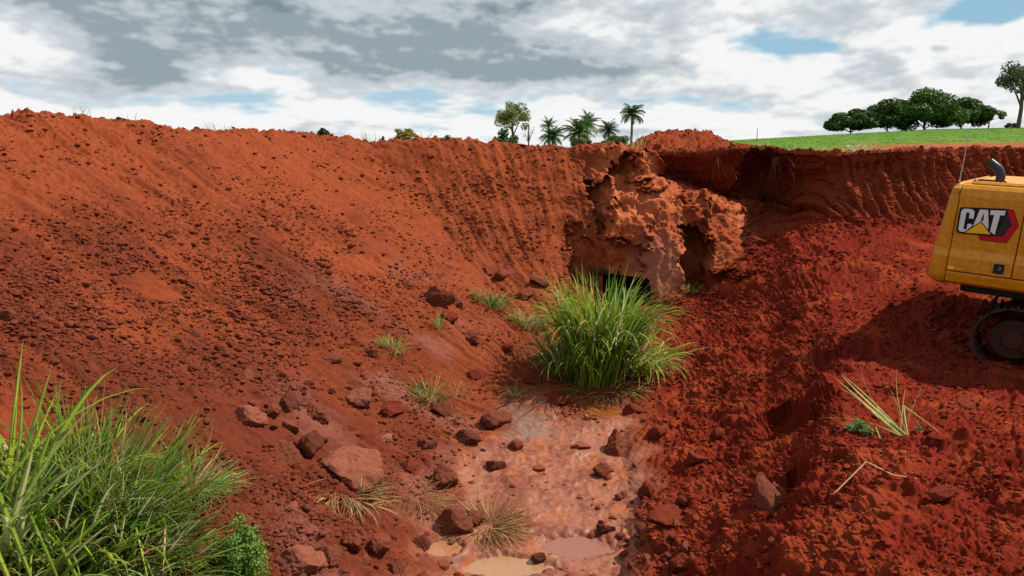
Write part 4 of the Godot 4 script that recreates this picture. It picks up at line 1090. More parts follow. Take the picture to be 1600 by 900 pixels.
	for a in [[-7.22, -11.39, "wispy weed on the highest hump of the left rim", 0.28, 16], [-6.73, -12.26, "single dry stalk on the left rim", 0.25, 5], [-6.30, -12.82, "thin weed on the left rim left of the straw weed", 0.2, 8], [-5.93, -13.92, "straw coloured weed in the middle of the left rim", 0.35, 22], [-3.68, -18.07, "pale grass left of the yellow shrub on the rim", 0.4, 30], [-2.30, -18.16, "low green weed between the yellow shrub and the rim humps", 0.3, 24], [3.08, -17.00, "green weed at the left end of the spoil heap", 0.5, 26], [6.44, -16.51, "short grass fringe above the shaded alcove", 0.35, 40], [6.77, -15.21, "whitish dry weed above the rilled wall", 0.45, 40], [7.94, -14.82, "dry grass fringe above the rilled wall", 0.45, 46]]:
		tussock("weed", a[2], "weed", w, on(a[0], a[1] - (0.4 if a[0] < 4.0 else 1.1)), a[4], a[4], Vector2(a[3] * 0.5, a[3]), Vector2(0.008, 0.018), Vector2(0.25, 0.15), Vector2(0.0, 0.6), Vector3.ZERO, [[4, 2.0], [1, 2.0], [3, 1.5]], [0, 1, 2, 5], k)
		k += 1
	bush("yellowish shrub on the far side of the left rim", "bush", on(-2.92, -18.14) + Vector3(0, 0, -1.2), Vector3(0.75, 0.45, 0.6), 18, 1200, Vector2(0.03, 0.06), Color(0.30, 0.29, 0.06), 61)
	bush("white flowering shrub at the edge of the field above the alcove", "bush", far_at(0.4873, 24.0), Vector3(0.95, 0.65, 0.7), 22, 1300, Vector2(0.03, 0.07), Color(0.46, 0.44, 0.32), 62)
	bush("small whitish shrub right of the white flowering shrub", "bush", far_at(0.5633, 25.0), Vector3(0.7, 0.4, 0.6), 14, 900, Vector2(0.03, 0.07), Color(0.44, 0.42, 0.30), 63)
	bush("greyish green shrub left of the white flowering shrub", "bush", far_at(0.4393, 24.0), Vector3(0.6, 0.4, 0.6), 14, 800, Vector2(0.03, 0.07), Color(0.26, 0.30, 0.14), 64)

func plant_trees() -> void:
	var row := "row of dark trees on the field's crest"
	var dk := Color(0.040, 0.085, 0.018)
	tree("broadleaf_tree", "low spreading dark tree at the left end of the row on the hill", row, far_at(0.4773, 168.0), 6.0, 11.0, 34, 13000, Vector2(0.3, 0.6), dk, 201, 0.05)
	tree("broadleaf_tree", "rounded dark tree second from the left in the row", row, far_at(0.5289, 170.0), 7.8, 11.8, 40, 15000, Vector2(0.3, 0.6), dk, 211, 0.03)
	tree("broadleaf_tree", "tallest and widest dark tree in the middle of the row", row, far_at(0.5806, 166.0), 9.3, 15.0, 50, 22000, Vector2(0.3, 0.6), Color(0.048, 0.105, 0.018), 221, 0.03)
	tree("broadleaf_tree", "dense dark tree right of the tallest one", row, far_at(0.6322, 170.0), 8.0, 12.4, 40, 15000, Vector2(0.3, 0.6), dk, 231, 0.05)
	tree("broadleaf_tree", "small airy tree with visible trunk at the right end of the row", row, far_at(0.6711, 168.0), 5.6, 6.6, 16, 1700, Vector2(0.2, 0.4), Color(0.060, 0.115, 0.035), 241, 0.35, 0.3)
	tree("eucalyptus_tree", "tall thin grey-green tree cut by the right edge of the picture", "", far_at(0.7128, 150.0), 15.0, 12.5, 30, 4600, Vector2(0.2, 0.45), Color(0.085, 0.105, 0.065), 251, 0.42, 0.5)
	tree("broadleaf_tree", "distant dark tree alone above the left rim", "", far_at(-0.2672, 260.0), 9.5, 5.4, 14, 1500, Vector2(0.35, 0.7), Color(0.04, 0.075, 0.03), 261, 0.3)
	tree("broadleaf_tree", "tiny distant tree left of the yellow shrub", "", far_at(-0.1830, 300.0), 6.6, 3.0, 8, 500, Vector2(0.3, 0.6), Color(0.04, 0.075, 0.03), 266, 0.45)
	tree("slender_tree", "tall pale olive tree with an airy crown left of the palms", "", far_at(0.0009, 90.0), 6.6, 5.4, 30, 5200, Vector2(0.10, 0.20), Color(0.17, 0.19, 0.065), 271, 0.42, 0.45)
	tree("bare_tree", "thin leafless sapling right of the pale olive tree", "", far_at(0.0235, 92.0), 4.6, 2.6, 9, 60, Vector2(0.08, 0.15), Color(0.2, 0.2, 0.1), 276, 0.3, 0.6)
	bush("dark green bush under the pale olive tree", "bush", far_at(-0.0091, 85.0, 0.2), Vector3(3.8, 3.2, 3.0), 26, 4600, Vector2(0.15, 0.3), Color(0.05, 0.095, 0.025), 281)
	bush("grey-green bush at the foot of the tallest palm", "bush", far_at(0.1467, 80.0, 0.2), Vector3(4.6, 2.1, 3.0), 26, 4200, Vector2(0.12, 0.25), Color(0.10, 0.16, 0.055), 282)
	bush("green bush at the foot of the paired palms", "bush", far_at(0.0978, 84.0, 0.2), Vector3(3.8, 2.3, 3.0), 24, 3600, Vector2(0.12, 0.25), Color(0.11, 0.16, 0.05), 283)
	bush("low dark hedge clump on the crest left of the tall grey-green tree", "bush", far_at(0.7046, 160.0), Vector3(4.0, 1.2, 2.0), 12, 700, Vector2(0.2, 0.35), Color(0.035, 0.06, 0.02), 284)
	bush("dark bush crown showing just above the rim right of the yellow shrub", "bush", far_at(-0.0969, 70.0, 0.2), Vector3(2.8, 2.3, 2.0), 22, 2600, Vector2(0.12, 0.25), Color(0.06, 0.10, 0.035), 285)
	bush("dark bush crown showing above the rim left of the pale olive tree", "bush", far_at(-0.0761, 72.0, 0.2), Vector3(2.8, 2.2, 2.0), 22, 2600, Vector2(0.12, 0.25), Color(0.045, 0.085, 0.03), 286)
	palm_tree("small palm showing its top behind the leftmost full palm", far_at(0.0516, 118.0), 4.3, 1.9, 18, 301, 0.6)
	palm_tree("bushy low palm, leftmost of the full palms", far_at(0.0571, 105.0), 2.2, 2.6, 34, 302, 0.7)
	palm_tree("palm rising behind and right of the bushy paired palm", far_at(0.1060, 112.0), 4.0, 2.6, 30, 303, 0.7)
	palm_tree("bushy palm standing in front of its taller neighbour", far_at(0.0942, 100.0), 2.6, 2.8, 34, 304, 0.7)
	palm_tree("round-headed palm between the paired palms and the tallest palm", far_at(0.1359, 108.0), 2.8, 2.3, 30, 305, 0.75)
	palm_tree("tallest palm with drooping fronds beside the spoil heap", far_at(0.1685, 108.0), 5.0, 2.6, 34, 306, 1.0)
	var post := thing("field_post", "thin lone post in the green field right of the spoil heap", "post", far_at(0.3460, 90.0))
	part("shaft", tube_mesh([Vector3(0, -0.2, 0), Vector3(0, 1.6, 0)], [0.05, 0.04], 6), mats.bark, post)
	part("cap", tube_mesh([Vector3(0, 1.6, 0), Vector3(0, 1.66, 0)], [0.055, 0.05], 6), mats.steel, post)

# short grass standing on the field, more than anyone could count
func plant_field() -> void:
	var mm := MultiMesh.new()
	mm.transform_format = MultiMesh.TRANSFORM_3D
	mm.use_colors = true
	mm.mesh = leaf_cloud([[Vector3(0, 0.4, 0), Vector3(0.5, 0.4, 0.5), 10, Color(1, 1, 1)]], Vector2(0.12, 0.3), 9, 0.0, 0.1)
	rng.seed = 91
	var xf := []
	var cs := PackedColorArray()
	for k in 16000:
		var b := rng.randf_range(0.02, 0.85)
		var d := 30.0 * pow(178.0 / 30.0, rng.randf())
		if d > 31.0 and d < 44.0 and b > 0.45 and rng.randf() < 0.85: continue
		var s := rng.randf_range(0.12, 0.26) * (0.5 + d / 260.0)
		xf.append(Transform3D(Basis.from_euler(Vector3(0, rng.randf() * TAU, 0)).scaled(Vector3(s * 1.3, s * 0.7, s * 1.3)), far_at(b, d, 0.03)))
		var f := rng.randf_range(0.7, 1.3)
		cs.append(Color(0.080 * f, 0.155 * f, 0.022))
	mm.instance_count = xf.size()
	for k in xf.size():
		mm.set_instance_transform(k, xf[k])
		mm.set_instance_color(k, cs[k])
	var o := MultiMeshInstance3D.new()
	o.name = "field_grass"
	o.multimesh = mm
	o.material_override = mats.leafy
	add_child(o)
	tag(o, "short green pasture covering the rising field behind the gully", "grass", "", "stuff")

# ------------------------------------------------------------------ culvert, sticks, slab
func build_details() -> void:
	var c := thing("culvert", "dark square culvert mouth at the foot of the wall behind the grass clump", "culvert", Vector3(2.475, 0.30, -15.5))
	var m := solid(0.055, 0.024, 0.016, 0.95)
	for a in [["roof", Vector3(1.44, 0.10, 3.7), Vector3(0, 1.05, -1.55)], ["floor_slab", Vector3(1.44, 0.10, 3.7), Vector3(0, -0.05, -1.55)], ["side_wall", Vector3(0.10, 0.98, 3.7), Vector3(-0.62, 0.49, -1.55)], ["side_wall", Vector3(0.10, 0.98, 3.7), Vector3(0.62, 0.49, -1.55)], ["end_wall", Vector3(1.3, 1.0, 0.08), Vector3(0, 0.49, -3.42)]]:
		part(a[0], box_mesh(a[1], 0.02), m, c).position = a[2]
	# bent dry stalk and twigs on the bench
	var straw := solid(0.50, 0.33, 0.20, 0.8)
	var pts := []
	for a in [Vector2(2.25, -4.46), Vector2(2.51, -4.57), Vector2(2.57, -4.33), Vector2(2.68, -4.25)]:
		pts.append(on(a.x, a.y) + Vector3(0, 0.05, 0))
	pts[1].y += 0.05
	pts[2].y = lerpf(pts[1].y, pts[3].y, 0.5)
	var k := thing("dry_stalk", "long pale bent stalk lying on the clods of the spoil bench", "stalk", pts[0])
	part("lower_piece", tube_mesh([Vector3(0, -0.05, 0), pts[1] - pts[0]], [0.005, 0.005], 6), straw, k)
	part("upper_piece", tube_mesh([pts[1] - pts[0], pts[2] - pts[0], pts[3] - pts[0], pts[3] - pts[0] + Vector3(0.0, -0.10, 0.03)], [0.005, 0.005, 0.004, 0.003], 6), straw, k)
	# stone slab half buried in the spoil
	var s := thing("rock_slab", "pinkish flat slab standing half buried in the dark spoil slope", "slab", on(2.26, -5.57), 0.0)
	s.position.y -= 0.07
	s.rotation = Vector3(-0.55, 0.45, -0.35)
	var o := part("face", stone_mesh(909, 3, 12, 0.10), solid(0.125, 0.036, 0.021, 0.95), s)
	o.scale = Vector3(0.40, 0.60, 0.24)
	o.position = Vector3(0, 0.02, 0)
	var e := part("edge", stone_mesh(910, 3, 10, 0.16), solid(0.17, 0.040, 0.019, 0.95), s)  # sunlit right edge, put in as a more orange stone
	e.scale = Vector3(0.16, 0.62, 0.24)
	e.position = Vector3(0.13, 0.03, -0.02)

# ------------------------------------------------------------------ excavator
func side_profile(y: float) -> float:
	var ys := [0.0, 0.04, 0.13, 0.34, 0.44, 1.08, 1.17, 1.22, 1.25]
	var zs := [-0.05, 0.015, 0.035, 0.035, 0.0, 0.0, -0.025, -0.07, -0.14]
	for i in 8:
		if y <= ys[i + 1]: return lerpf(zs[i], zs[i + 1], (y - ys[i]) / (ys[i + 1] - ys[i]))
	return zs[8]

# pressed steel panel between x0 and x1, y0 and y1, on the near side of the house
func side_panel(x0: float, x1: float, y0: float, y1: float) -> ArrayMesh:
	var ys := [y0, y0 + 0.006]
	for y in [0.04, 0.13, 0.34, 0.44, 1.08, 1.17, 1.22]:
		if y > y0 + 0.012 and y < y1 - 0.012: ys.append(y)
	ys.append(y1 - 0.006)
	ys.append(y1)
	var xs := [x0, x0 + 0.006, x1 - 0.006, x1]
	var st := SurfaceTool.new()
	st.begin(Mesh.PRIMITIVE_TRIANGLES)
	var at := func(i: int, j: int) -> Vector3:
		var z := side_profile(ys[j])
		if i == 0 or i == 3 or j == 0 or j == ys.size() - 1: z -= 0.006
		return Vector3(xs[i], ys[j], z)
	var back := -0.06
	for j in ys.size() - 1:
		for i in 3:
			st.set_smooth_group(j * 4 + i)
			var a: Vector3 = at.call(i, j)
			var b: Vector3 = at.call(i + 1, j)
			var c: Vector3 = at.call(i + 1, j + 1)
			var d: Vector3 = at.call(i, j + 1)
			for q in [a, c, b, a, d, c]: st.add_vertex(q)
		for s in [0, 3]:
			st.set_smooth_group(-1)
			var a: Vector3 = at.call(s, j)
			var d: Vector3 = at.call(s, j + 1)
			var a2 := a + Vector3(0, 0, back)
			var d2 := d + Vector3(0, 0, back)
			for q in ([a, a2, d, d, a2, d2] if s == 3 else [a, d, a2, d, d2, a2]): st.add_vertex(q)
	for i in 3:
		for j in [0, ys.size() - 1]:
			var a: Vector3 = at.call(i, j)
			var b: Vector3 = at.call(i + 1, j)
			var a2 := a + Vector3(0, 0, back)
			var b2 := b + Vector3(0, 0, back)
			for q in ([a, b, a2, b, b2, a2] if j == 0 else [a, a2, b, b, a2, b2]): st.add_vertex(q)
	st.generate_normals()
	return st.commit()

func plate(poly: Array, depth: float) -> ArrayMesh:
	var p2 := PackedVector2Array(poly)
	if Geometry2D.is_polygon_clockwise(p2): p2.reverse()
	var tri := Geometry2D.triangulate_polygon(p2)
	var st := SurfaceTool.new()
	st.begin(Mesh.PRIMITIVE_TRIANGLES)
	st.set_smooth_group(-1)
	for k in range(0, tri.size(), 3):
		var a := p2[tri[k]]
		var b := p2[tri[k + 1]]
		var c := p2[tri[k + 2]]
		if (b - a).cross(c - a) > 0.0:
			var s := b
			b = c
			c = s
		for q in [a, b, c]: st.add_vertex(Vector3(q.x, q.y, depth))
		for q in [a, c, b]: st.add_vertex(Vector3(q.x, q.y, 0))
	for k in p2.size():
		var a := p2[k]
		var b := p2[(k + 1) % p2.size()]
		for q in [Vector3(a.x, a.y, 0), Vector3(b.x, b.y, depth), Vector3(b.x, b.y, 0), Vector3(a.x, a.y, 0), Vector3(a.x, a.y, depth), Vector3(b.x, b.y, depth)]: st.add_vertex(q)
	st.generate_normals()
	return st.commit()

func logo_poly(pts: Array, grow := 0.0) -> Array:
	# emblem units to metres on the door
	var out := []
	for p in pts: out.append(Vector2(0.222 + (p[0] - 80) * 0.00112, 0.945 - (p[1] - 78) * 0.00136))
	if grow != 0.0:
		var g := Geometry2D.offset_polygon(PackedVector2Array(out), grow, Geometry2D.JOIN_MITER)
		return Array(g[0])
	return out

func build_excavator() -> void:
	var root := thing("excavator", "yellow tracked excavator seen from its rear side, standing on the spoil bench", "excavator", Vector3(5.19, 2.400 - 1.05, -8.63))
	root.rotation = Vector3(0, deg_to_rad(-40), deg_to_rad(-2.9))
	var yel := solid(0.60, 0.262, 0.006, 0.45, 0.35)
	yel.clearcoat_enabled = true
	yel.clearcoat = 0.2
	yel.clearcoat_roughness = 0.25
	var dust := noise(FastNoiseLite.TYPE_SIMPLEX, 0.02, 4, 4)
	var dt := NoiseTexture2D.new()
	dt.width = 256
	dt.height = 256
	dt.seamless = true
	dt.noise = dust
	var gr := Gradient.new()
	gr.colors = PackedColorArray([Color(0.86, 0.80, 0.76), Color(1, 1, 1)])
	dt.color_ramp = gr
	yel.albedo_texture = dt
	yel.uv1_triplanar = true
	yel.uv1_scale = Vector3(2, 2, 2)
	var dark := solid(0.02, 0.02, 0.022, 0.6)
	var steel := solid(0.050, 0.032, 0.026, 0.85)
	var dirt := solid(0.060, 0.023, 0.016, 0.95)
	var shade_soil := solid(0.045, 0.022, 0.017, 0.95)  # soil tint for the idlers, with the shadow on the track painted in
	var B := 1.05
	var up := Vector3(0, B, 0)
	# inner hull behind the panels
	part("hull", box_mesh(Vector3(3.9, 1.12, 2.62), 0.02), dark, root).position = up + Vector3(2.24, 0.62, -1.45)
	# counterweight: lofted with rounded corners
	var levels := [0.0, 0.03, 0.09, 0.20, 0.34, 0.44, 0.80, 1.08, 1.17, 1.22, 1.245]
	var rear := [0.05, 0.01, 0.0, 0.0, 0.005, 0.012, 0.05, 0.08, 0.105, 0.145, 0.17]
	var st := SurfaceTool.new()
	st.begin(Mesh.PRIMITIVE_TRIANGLES)
	var rings := []
	for i in levels.size():
		var z1 := side_profile(levels[i])
		var z0 := -2.9 - z1
		var ring := []
		var r := 0.12 if i < 8 else 0.02
		for q in 9:
			var t := PI / 2 * q / 8.0
			ring.append(Vector3(rear[i] + r - r * sin(t), levels[i], z1 - r + r * cos(t)))
		for q in 9:
			var t := PI / 2 * q / 8.0
			ring.append(Vector3(rear[i] + r - r * cos(t), levels[i], z0 + r - r * sin(t)))
		ring.append(Vector3(0.190, levels[i], z0))
		ring.append(Vector3(0.190, levels[i], z1))
		rings.append(ring)
	for i in levels.size() - 1:
		st.set_smooth_group(i if i < 5 or i > 6 else 5)
		for q in rings[0].size() - 1:
			var a: Vector3 = rings[i][q]
			var b: Vector3 = rings[i][q + 1]
			var c: Vector3 = rings[i + 1][q + 1]
			var d: Vector3 = rings[i + 1][q]
			for w in [a, b, c, a, c, d]: st.add_vertex(w)
		var n: int = rings[0].size() - 1
		for w in [rings[i][n], rings[i][0], rings[i + 1][0], rings[i][n], rings[i + 1][0], rings[i + 1][n]]: st.add_vertex(w)
	st.set_smooth_group(40)
	for i in [0, levels.size() - 1]:
		for q in range(1, rings[0].size() - 1):
			var l := [rings[i][0], rings[i][q], rings[i][q + 1]]
			if i == 0: l = [l[0], l[2], l[1]]
			for w in l: st.add_vertex(w)
	st.generate_normals()
	part("counterweight", st.commit(), yel, root).position = up
	# doors and sills of the near side
	var xs := [0.20, 0.865, 1.90, 2.90]
	for k in 3:
		var d := part("side_door", side_panel(xs[k], xs[k + 1] - 0.010, 0.172, 1.22), yel, root)
		d.position = up
		if k == 0:
			emblem(d)
			var l := part("latch", box_mesh(Vector3(0.105, 0.115, 0.02), 0.006), dark, d)
			l.position = Vector3(0.725, 0.265, 0.038)
			part("latch_button", box_mesh(Vector3(0.03, 0.05, 0.012), 0.004), solid(0.10, 0.10, 0.11, 0.4), d).position = Vector3(0.735, 0.27, 0.050)
			var s := part("sticker", plate([Vector2(0.215, 0.19), Vector2(0.275, 0.19), Vector2(0.275, 0.225), Vector2(0.215, 0.225)], 0.002), solid(0.80, 0.55, 0.03, 0.5), d)
			s.position = Vector3(0, 0, 0.0352)
	part("sill", side_panel(0.20, 4.4, 0.002, 0.160), yel, root).position = up
	# hood
	part("hood", box_mesh(Vector3(2.66, 0.06, 2.60), 0.025), yel, root).position = up + Vector3(1.60, 1.232, -1.45)
	part("hood_lid", box_mesh(Vector3(1.20, 0.035, 1.5), 0.015), yel, root).position = up + Vector3(1.85, 1.275, -1.35)
	part("hood_plate", box_mesh(Vector3(0.22, 0.02, 0.14), 0.006), dirt, root).position = up + Vector3(0.42, 1.268, -0.40)
	for k in 5:
		part("bolt", tube_mesh([Vector3.ZERO, Vector3(0, 0.02, 0)], [0.016, 0.014], 8), dirt, root).position = up + Vector3([0.30, 0.52, 0.56, 0.60, 0.93][k], 1.258, [-0.20, -0.28, -0.26, -0.27, -0.30][k])
	# exhaust elbow
	var ex := []
	var er := []
	for k in 9:
		var t := k / 8.0
		var ang := clampf((t - 0.25) / 0.5, 0, 1) * 1.0
		if k == 0: ex.append(Vector3(0.53, 1.25, -0.40))
		else: ex.append(ex[-1] + Vector3(-sin(ang) * 0.9, cos(ang), -sin(ang) * 0.25).normalized() * 0.038)
		er.append(0.050)
	part("exhaust_pipe", tube_mesh(ex, er, 16), solid(0.035, 0.045, 0.055, 0.35), root).position = up
	part("antenna", tube_mesh([Vector3(0.135, 1.235, -0.22), Vector3(0.137, 1.28, -0.22), Vector3(0.15, 1.90, -0.22)], [0.014, 0.006, 0.003], 6), solid(0.45, 0.42, 0.38, 0.5), root).position = up
	# far side, floor, cab, boom
	part("far_side_panel", box_mesh(Vector3(2.6, 1.10, 0.06), 0.02), yel, root).position = up + Vector3(1.58, 0.62, -2.87)
	part("floor_plate", box_mesh(Vector3(4.0, 0.10, 2.5), 0.02), dark, root).position = up + Vector3(2.35, -0.055, -1.45)
	var cab := part("cab", box_mesh(Vector3(1.55, 1.75, 0.95), 0.08), dark, root)
	cab.position = up + Vector3(3.55, 1.02, -2.35)
	part("window", box_mesh(Vector3(1.2, 0.85, 0.02), 0.008), solid(0.02, 0.03, 0.035, 0.05), cab).position = Vector3(0, 0.30, 0.485)
	part("window", box_mesh(Vector3(0.02, 0.85, 0.75), 0.008), solid(0.02, 0.03, 0.035, 0.05), cab).position = Vector3(-0.785, 0.30, 0)
	var boom := part("boom", tube_mesh([Vector3(3.6, 0.5, -1.3), Vector3(4.8, 2.2, -1.3), Vector3(6.0, 2.9, -1.3), Vector3(8.2, 2.5, -1.3)], [0.26, 0.34, 0.36, 0.22], 4), yel, root)
	boom.position = up
	part("arm", tube_mesh([Vector3(7.8, 2.9, -1.3), Vector3(8.5, 1.9, -1.3), Vector3(8.3, 0.2, -1.3)], [0.16, 0.24, 0.15], 4), yel, boom)
	# tracks
	var pitch := 0.19
	var shoe := box_mesh(Vector3(0.175, 0.03, 0.60), 0.006)
	var bar := box_mesh(Vector3(0.025, 0.035, 0.60), 0.005)
	for side in 2:
		var zc: float = [-0.47, -2.43][side]
		var tr := Node3D.new()
		tr.name = "track"
		root.add_child(tr, true)
		tr.position = Vector3(0, 0, zc)
		var xa := 0.98
		var xb := 4.15
		var r := 0.40
		var straight := xb - xa
		var around := 2.0 * straight + TAU * r
		var count := int(around / pitch)
		for k in count:
			var s := k * around / count
			var pos := Vector3.ZERO
			var ang := 0.0
			if s < straight:
				pos = Vector3(xa + s, r + r + 0.02, 0)
				ang = 0.0
			elif s < straight + PI * r:
				var t := (s - straight) / r
				pos = Vector3(xb + sin(t) * r, r + 0.02 + cos(t) * r, 0)
				ang = -t
			elif s < 2 * straight + PI * r:
				pos = Vector3(xb - (s - straight - PI * r), 0.02, 0)
				ang = -PI
			else:
				var t := (s - 2 * straight - PI * r) / r
				pos = Vector3(xa - sin(t) * r, r + 0.02 - cos(t) * r, 0)
				ang = -PI - t
			var o := part("track_shoe", shoe, dirt if k % 3 else steel, tr)
			o.position = pos
			o.rotation.z = ang
			part("grouser", bar, steel, o).position = Vector3(0, 0.03, 0)
		part("track_frame", box_mesh(Vector3(3.0, 0.34, 0.40), 0.05), dirt, tr).position = Vector3((xa + xb) / 2, r + 0.02, 0)
		for x in [xa, xb]:
			part("idler", tube_mesh([Vector3(x, r + 0.02, -0.14), Vector3(x, r + 0.02, 0.14)], [0.24, 0.24], 20), shade_soil, tr)
			part("hub", tube_mesh([Vector3(x, r + 0.02, -0.17), Vector3(x, r + 0.02, 0.17)], [0.11, 0.11], 12), dirt, tr)
		for k in 6:
			part("roller", tube_mesh([Vector3(xa + 0.35 + k * 0.5, 0.16, -0.16), Vector3(xa + 0.35 + k * 0.5, 0.16, 0.16)], [0.10, 0.10], 12), steel, tr)
	part("undercarriage", box_mesh(Vector3(1.8, 0.45, 1.7), 0.08), dark, root).position = Vector3(2.55, 0.62, -1.45)

func emblem(door: Node) -> void:
	var black := solid(0.012, 0.012, 0.013, 0.35)
	var white := solid(0.60, 0.61, 0.62, 0.4)
	var red := solid(0.42, 0.012, 0.025, 0.4)
	var yel := solid(0.75, 0.40, 0.02, 0.4)
	var hexa := [[470, 62], [548, 62], [618, 190], [545, 345], [318, 345], [275, 270], [400, 150]]
	var e := part("emblem", plate(logo_poly(hexa, 0.006), 0.004), black, door)
	e.position = Vector3(0, 0, 0.0005)
	part("red_hexagon", plate(logo_poly(hexa, 0.0), 0.002), red, e).position = Vector3(0, 0, 0.004)
	var inner := [[470, 80], [508, 80], [562, 190], [505, 298], [330, 298], [300, 262], [400, 150]]
	part("dark_hexagon", plate(logo_poly(inner), 0.0015), solid(0.022, 0.022, 0.024, 0.5), e).position = Vector3(0, 0, 0.006)
	# dimples of the mesh
	var dim := solid(0.06, 0.06, 0.065, 0.4)
	var dmesh := tube_mesh([Vector3.ZERO, Vector3(0, 0, 0.0012)], [0.0075, 0.0075], 6)
	for r in 9:
		for c in 5:
			var x := 448.0 + c * 20.0 + (r % 2) * 10.0
			var y := 120.0 + r * 19.0
			if x + absf(y - 190.0) * 0.5 > 545.0: continue
			var p: Vector2 = logo_poly([[x, y]])[0]
			part("dimple", dmesh, dim, e).position = Vector3(p.x, p.y, 0.0075)
	var back := []
	for a in [[98, 78], [488, 60], [500, 70], [440, 290], [430, 300], [118, 304], [100, 298], [86, 280], [82, 100], [88, 84]]: back.append(a)
	part("backing_plate", plate(logo_poly(back, 0.004), 0.003), black, e).position = Vector3(0, 0, 0.0085)
	var cc := [[128, 86], [190, 86], [210, 94], [220, 112], [220, 168], [178, 168], [178, 126], [170, 116], [154, 116], [146, 126], [146, 260], [154, 268], [166, 268], [176, 260], [176, 216], [218, 216], [216, 236], [160, 290], [128, 292], [110, 284], [100, 266], [98, 112], [108, 94]]
	part("letter", plate(logo_poly(cc), 0.003), white, e).position = Vector3(0, 0, 0.0115)
	var aa := [[262, 82], [336, 80], [368, 232], [362, 250], [300, 192], [286, 192], [228, 236]]
	var letter := part("letter", plate(logo_poly(aa), 0.003), white, e)
	letter.position = Vector3(0, 0, 0.0115)
	part("letter_gap", plate(logo_poly([[297, 120], [305, 120], [313, 176], [288, 178]]), 0.0015), black, letter).position = Vector3(0, 0, 0.003)
	var tt := [[358, 80], [490, 74], [486, 114], [448, 116], [434, 290], [388, 262], [396, 118], [360, 120]]
	part("letter", plate(logo_poly(tt), 0.003), white, e).position = Vector3(0, 0, 0.0115)
	part("triangle_outline", plate(logo_poly([[293, 188], [402, 290], [160, 298]], 0.007), 0.0015), black, e).position = Vector3(0, 0, 0.0147)
	part("triangle", plate(logo_poly([[293, 192], [398, 288], [166, 296]]), 0.002), yel, e).position = Vector3(0, 0, 0.0162)

# ------------------------------------------------------------------ sky
# [azimuth deg, elevation deg, half-width, half-height, thickness]
const CLOUDS := [
	[-8.0, 8.56, 17.15, 2.39, 0.55],
	[-18.4, 10.19, 8.59, 1.59, 0.40],
	[3.5, 6.73, 8.98, 2.12, 0.45],
	[-26.8, 6.96, 3.17, 1.91, 0.75],
	[-32.2, 5.10, 4.55, 1.38, 0.50],
	[-20.4, 6.55, 2.56, 1.59, 0.30],
	[-33.0, 8.13, 3.54, 1.91, -0.25],
	[18.2, 6.41, 4.55, 2.12, -0.15],
	[22.2, 5.57, 2.73, 1.27, -0.10],
	[7.5, 10.40, 6.77, 1.33, -0.20],
	[-25.2, 2.92, 3.69, 1.38, 0.12],
	[-33.6, 2.85, 3.13, 1.06, 0.10],
	[-22.1, 2.15, 2.73, 0.74, 0.10],
	[-8.1, 4.75, 3.64, 0.85, -0.30],
	[21.6, 7.51, 3.21, 0.69, -0.60],
	[34.1, 9.18, 2.55, 1.38, -0.80],
	[30.8, 6.37, 1.17, 0.74, -0.50],
	[-30.1, 3.99, 6.74, 0.42, -0.60],
	[-21.8, 3.73, 3.20, 0.58, -0.60],
	[-9.2, 2.19, 6.20, 0.53, -0.20],
	[27.6, 5.55, 4.58, 1.91, 0.30],
	[10.1, 4.24, 8.22, 1.33, 0.20],
	[19.2, 4.30, 4.73, 0.85, 0.20],
	[29.9, 2.88, 4.78, 0.85, 0.15],
	[25.4, 8.24, 3.46, 1.33, 0.10],
	[-15.9, 5.56, 3.43, 0.74, -0.30],
]
var sn := []

func thick(x: float, y: float) -> float:
	# cloud thickness towards azimuth x, elevation y (degrees); bands draw together towards the horizon
	var s := 30.0 * log(y + 5.0)
	var cx := cos(deg_to_rad(x)) * 57.3
	var cz := sin(deg_to_rad(x)) * 57.3
	var w1: float = sn[0].get_noise_3d(cx, cz, s)
	var w2: float = sn[0].get_noise_3d(cx + 200.0, cz, s)
	var k := 0.55 + 0.45 * clampf(y / 20.0, 0.0, 1.0)
	var d: float = 0.78 * sn[1].get_noise_3d((cx + 7.0 * w1) * k, (cz + 7.0 * w2) * k, s * 1.15 + 5.0 * w2)
	d += 0.30 * sn[2].get_noise_3d(cx + 3.0 * w2, cz + 3.0 * w1, s * 1.3)
	d += 0.16 * sn[3].get_noise_3d(cx, cz, s * 1.2)
	d += 0.33 + 0.36 * smoothstep(8.0, 13.0, y) - 0.014 * maxf(0.0, y - 22.0)
	if absf(x) < 60.0 and y < 25.0:
		var xs := x + 3.0 * w1
		var ys := y + 1.1 * w2
		for c in CLOUDS:
			var dx: float = (xs - c[0]) / c[2]
			var dy: float = (ys - c[1]) / c[3]
			var q := dx * dx + dy * dy
			if q < 5.0: d += c[4] * exp(-q)
	return d

func sky_at(x: float, y: float) -> Color:
	var d := thick(x, y)
	var up := thick(x + 0.9, y + 0.9)
	var relief := clampf((d - up) * 1.9, -0.5, 0.5)
	var cover := smoothstep(-0.20, 0.14, d)
	var dark := smoothstep(0.05, 1.25, d)
	var lum: float = 1.0 - 0.78 * dark + 0.55 * relief * (0.35 + 0.65 * cover) + 0.10 * sn[3].get_noise_2d(x * 1.3 + 90.0, y * 3.0)
	var blue := Color(0.76, 0.87, 0.925).lerp(Color(0.60, 0.77, 0.875), smoothstep(0.0, 11.0, y)).lerp(Color(0.24, 0.44, 0.70), smoothstep(11.0, 60.0, y))
	lum = clampf(lum, 0.0, 1.0)
	var cl := Color(0.52, 0.585, 0.625).lerp(Color(0.80, 0.835, 0.86), smoothstep(0.15, 0.62, lum)).lerp(Color(1.0, 1.0, 1.0), smoothstep(0.58, 0.98, lum))
	var r := blue.lerp(cl, cover)
	r.a = 1.0
	return r

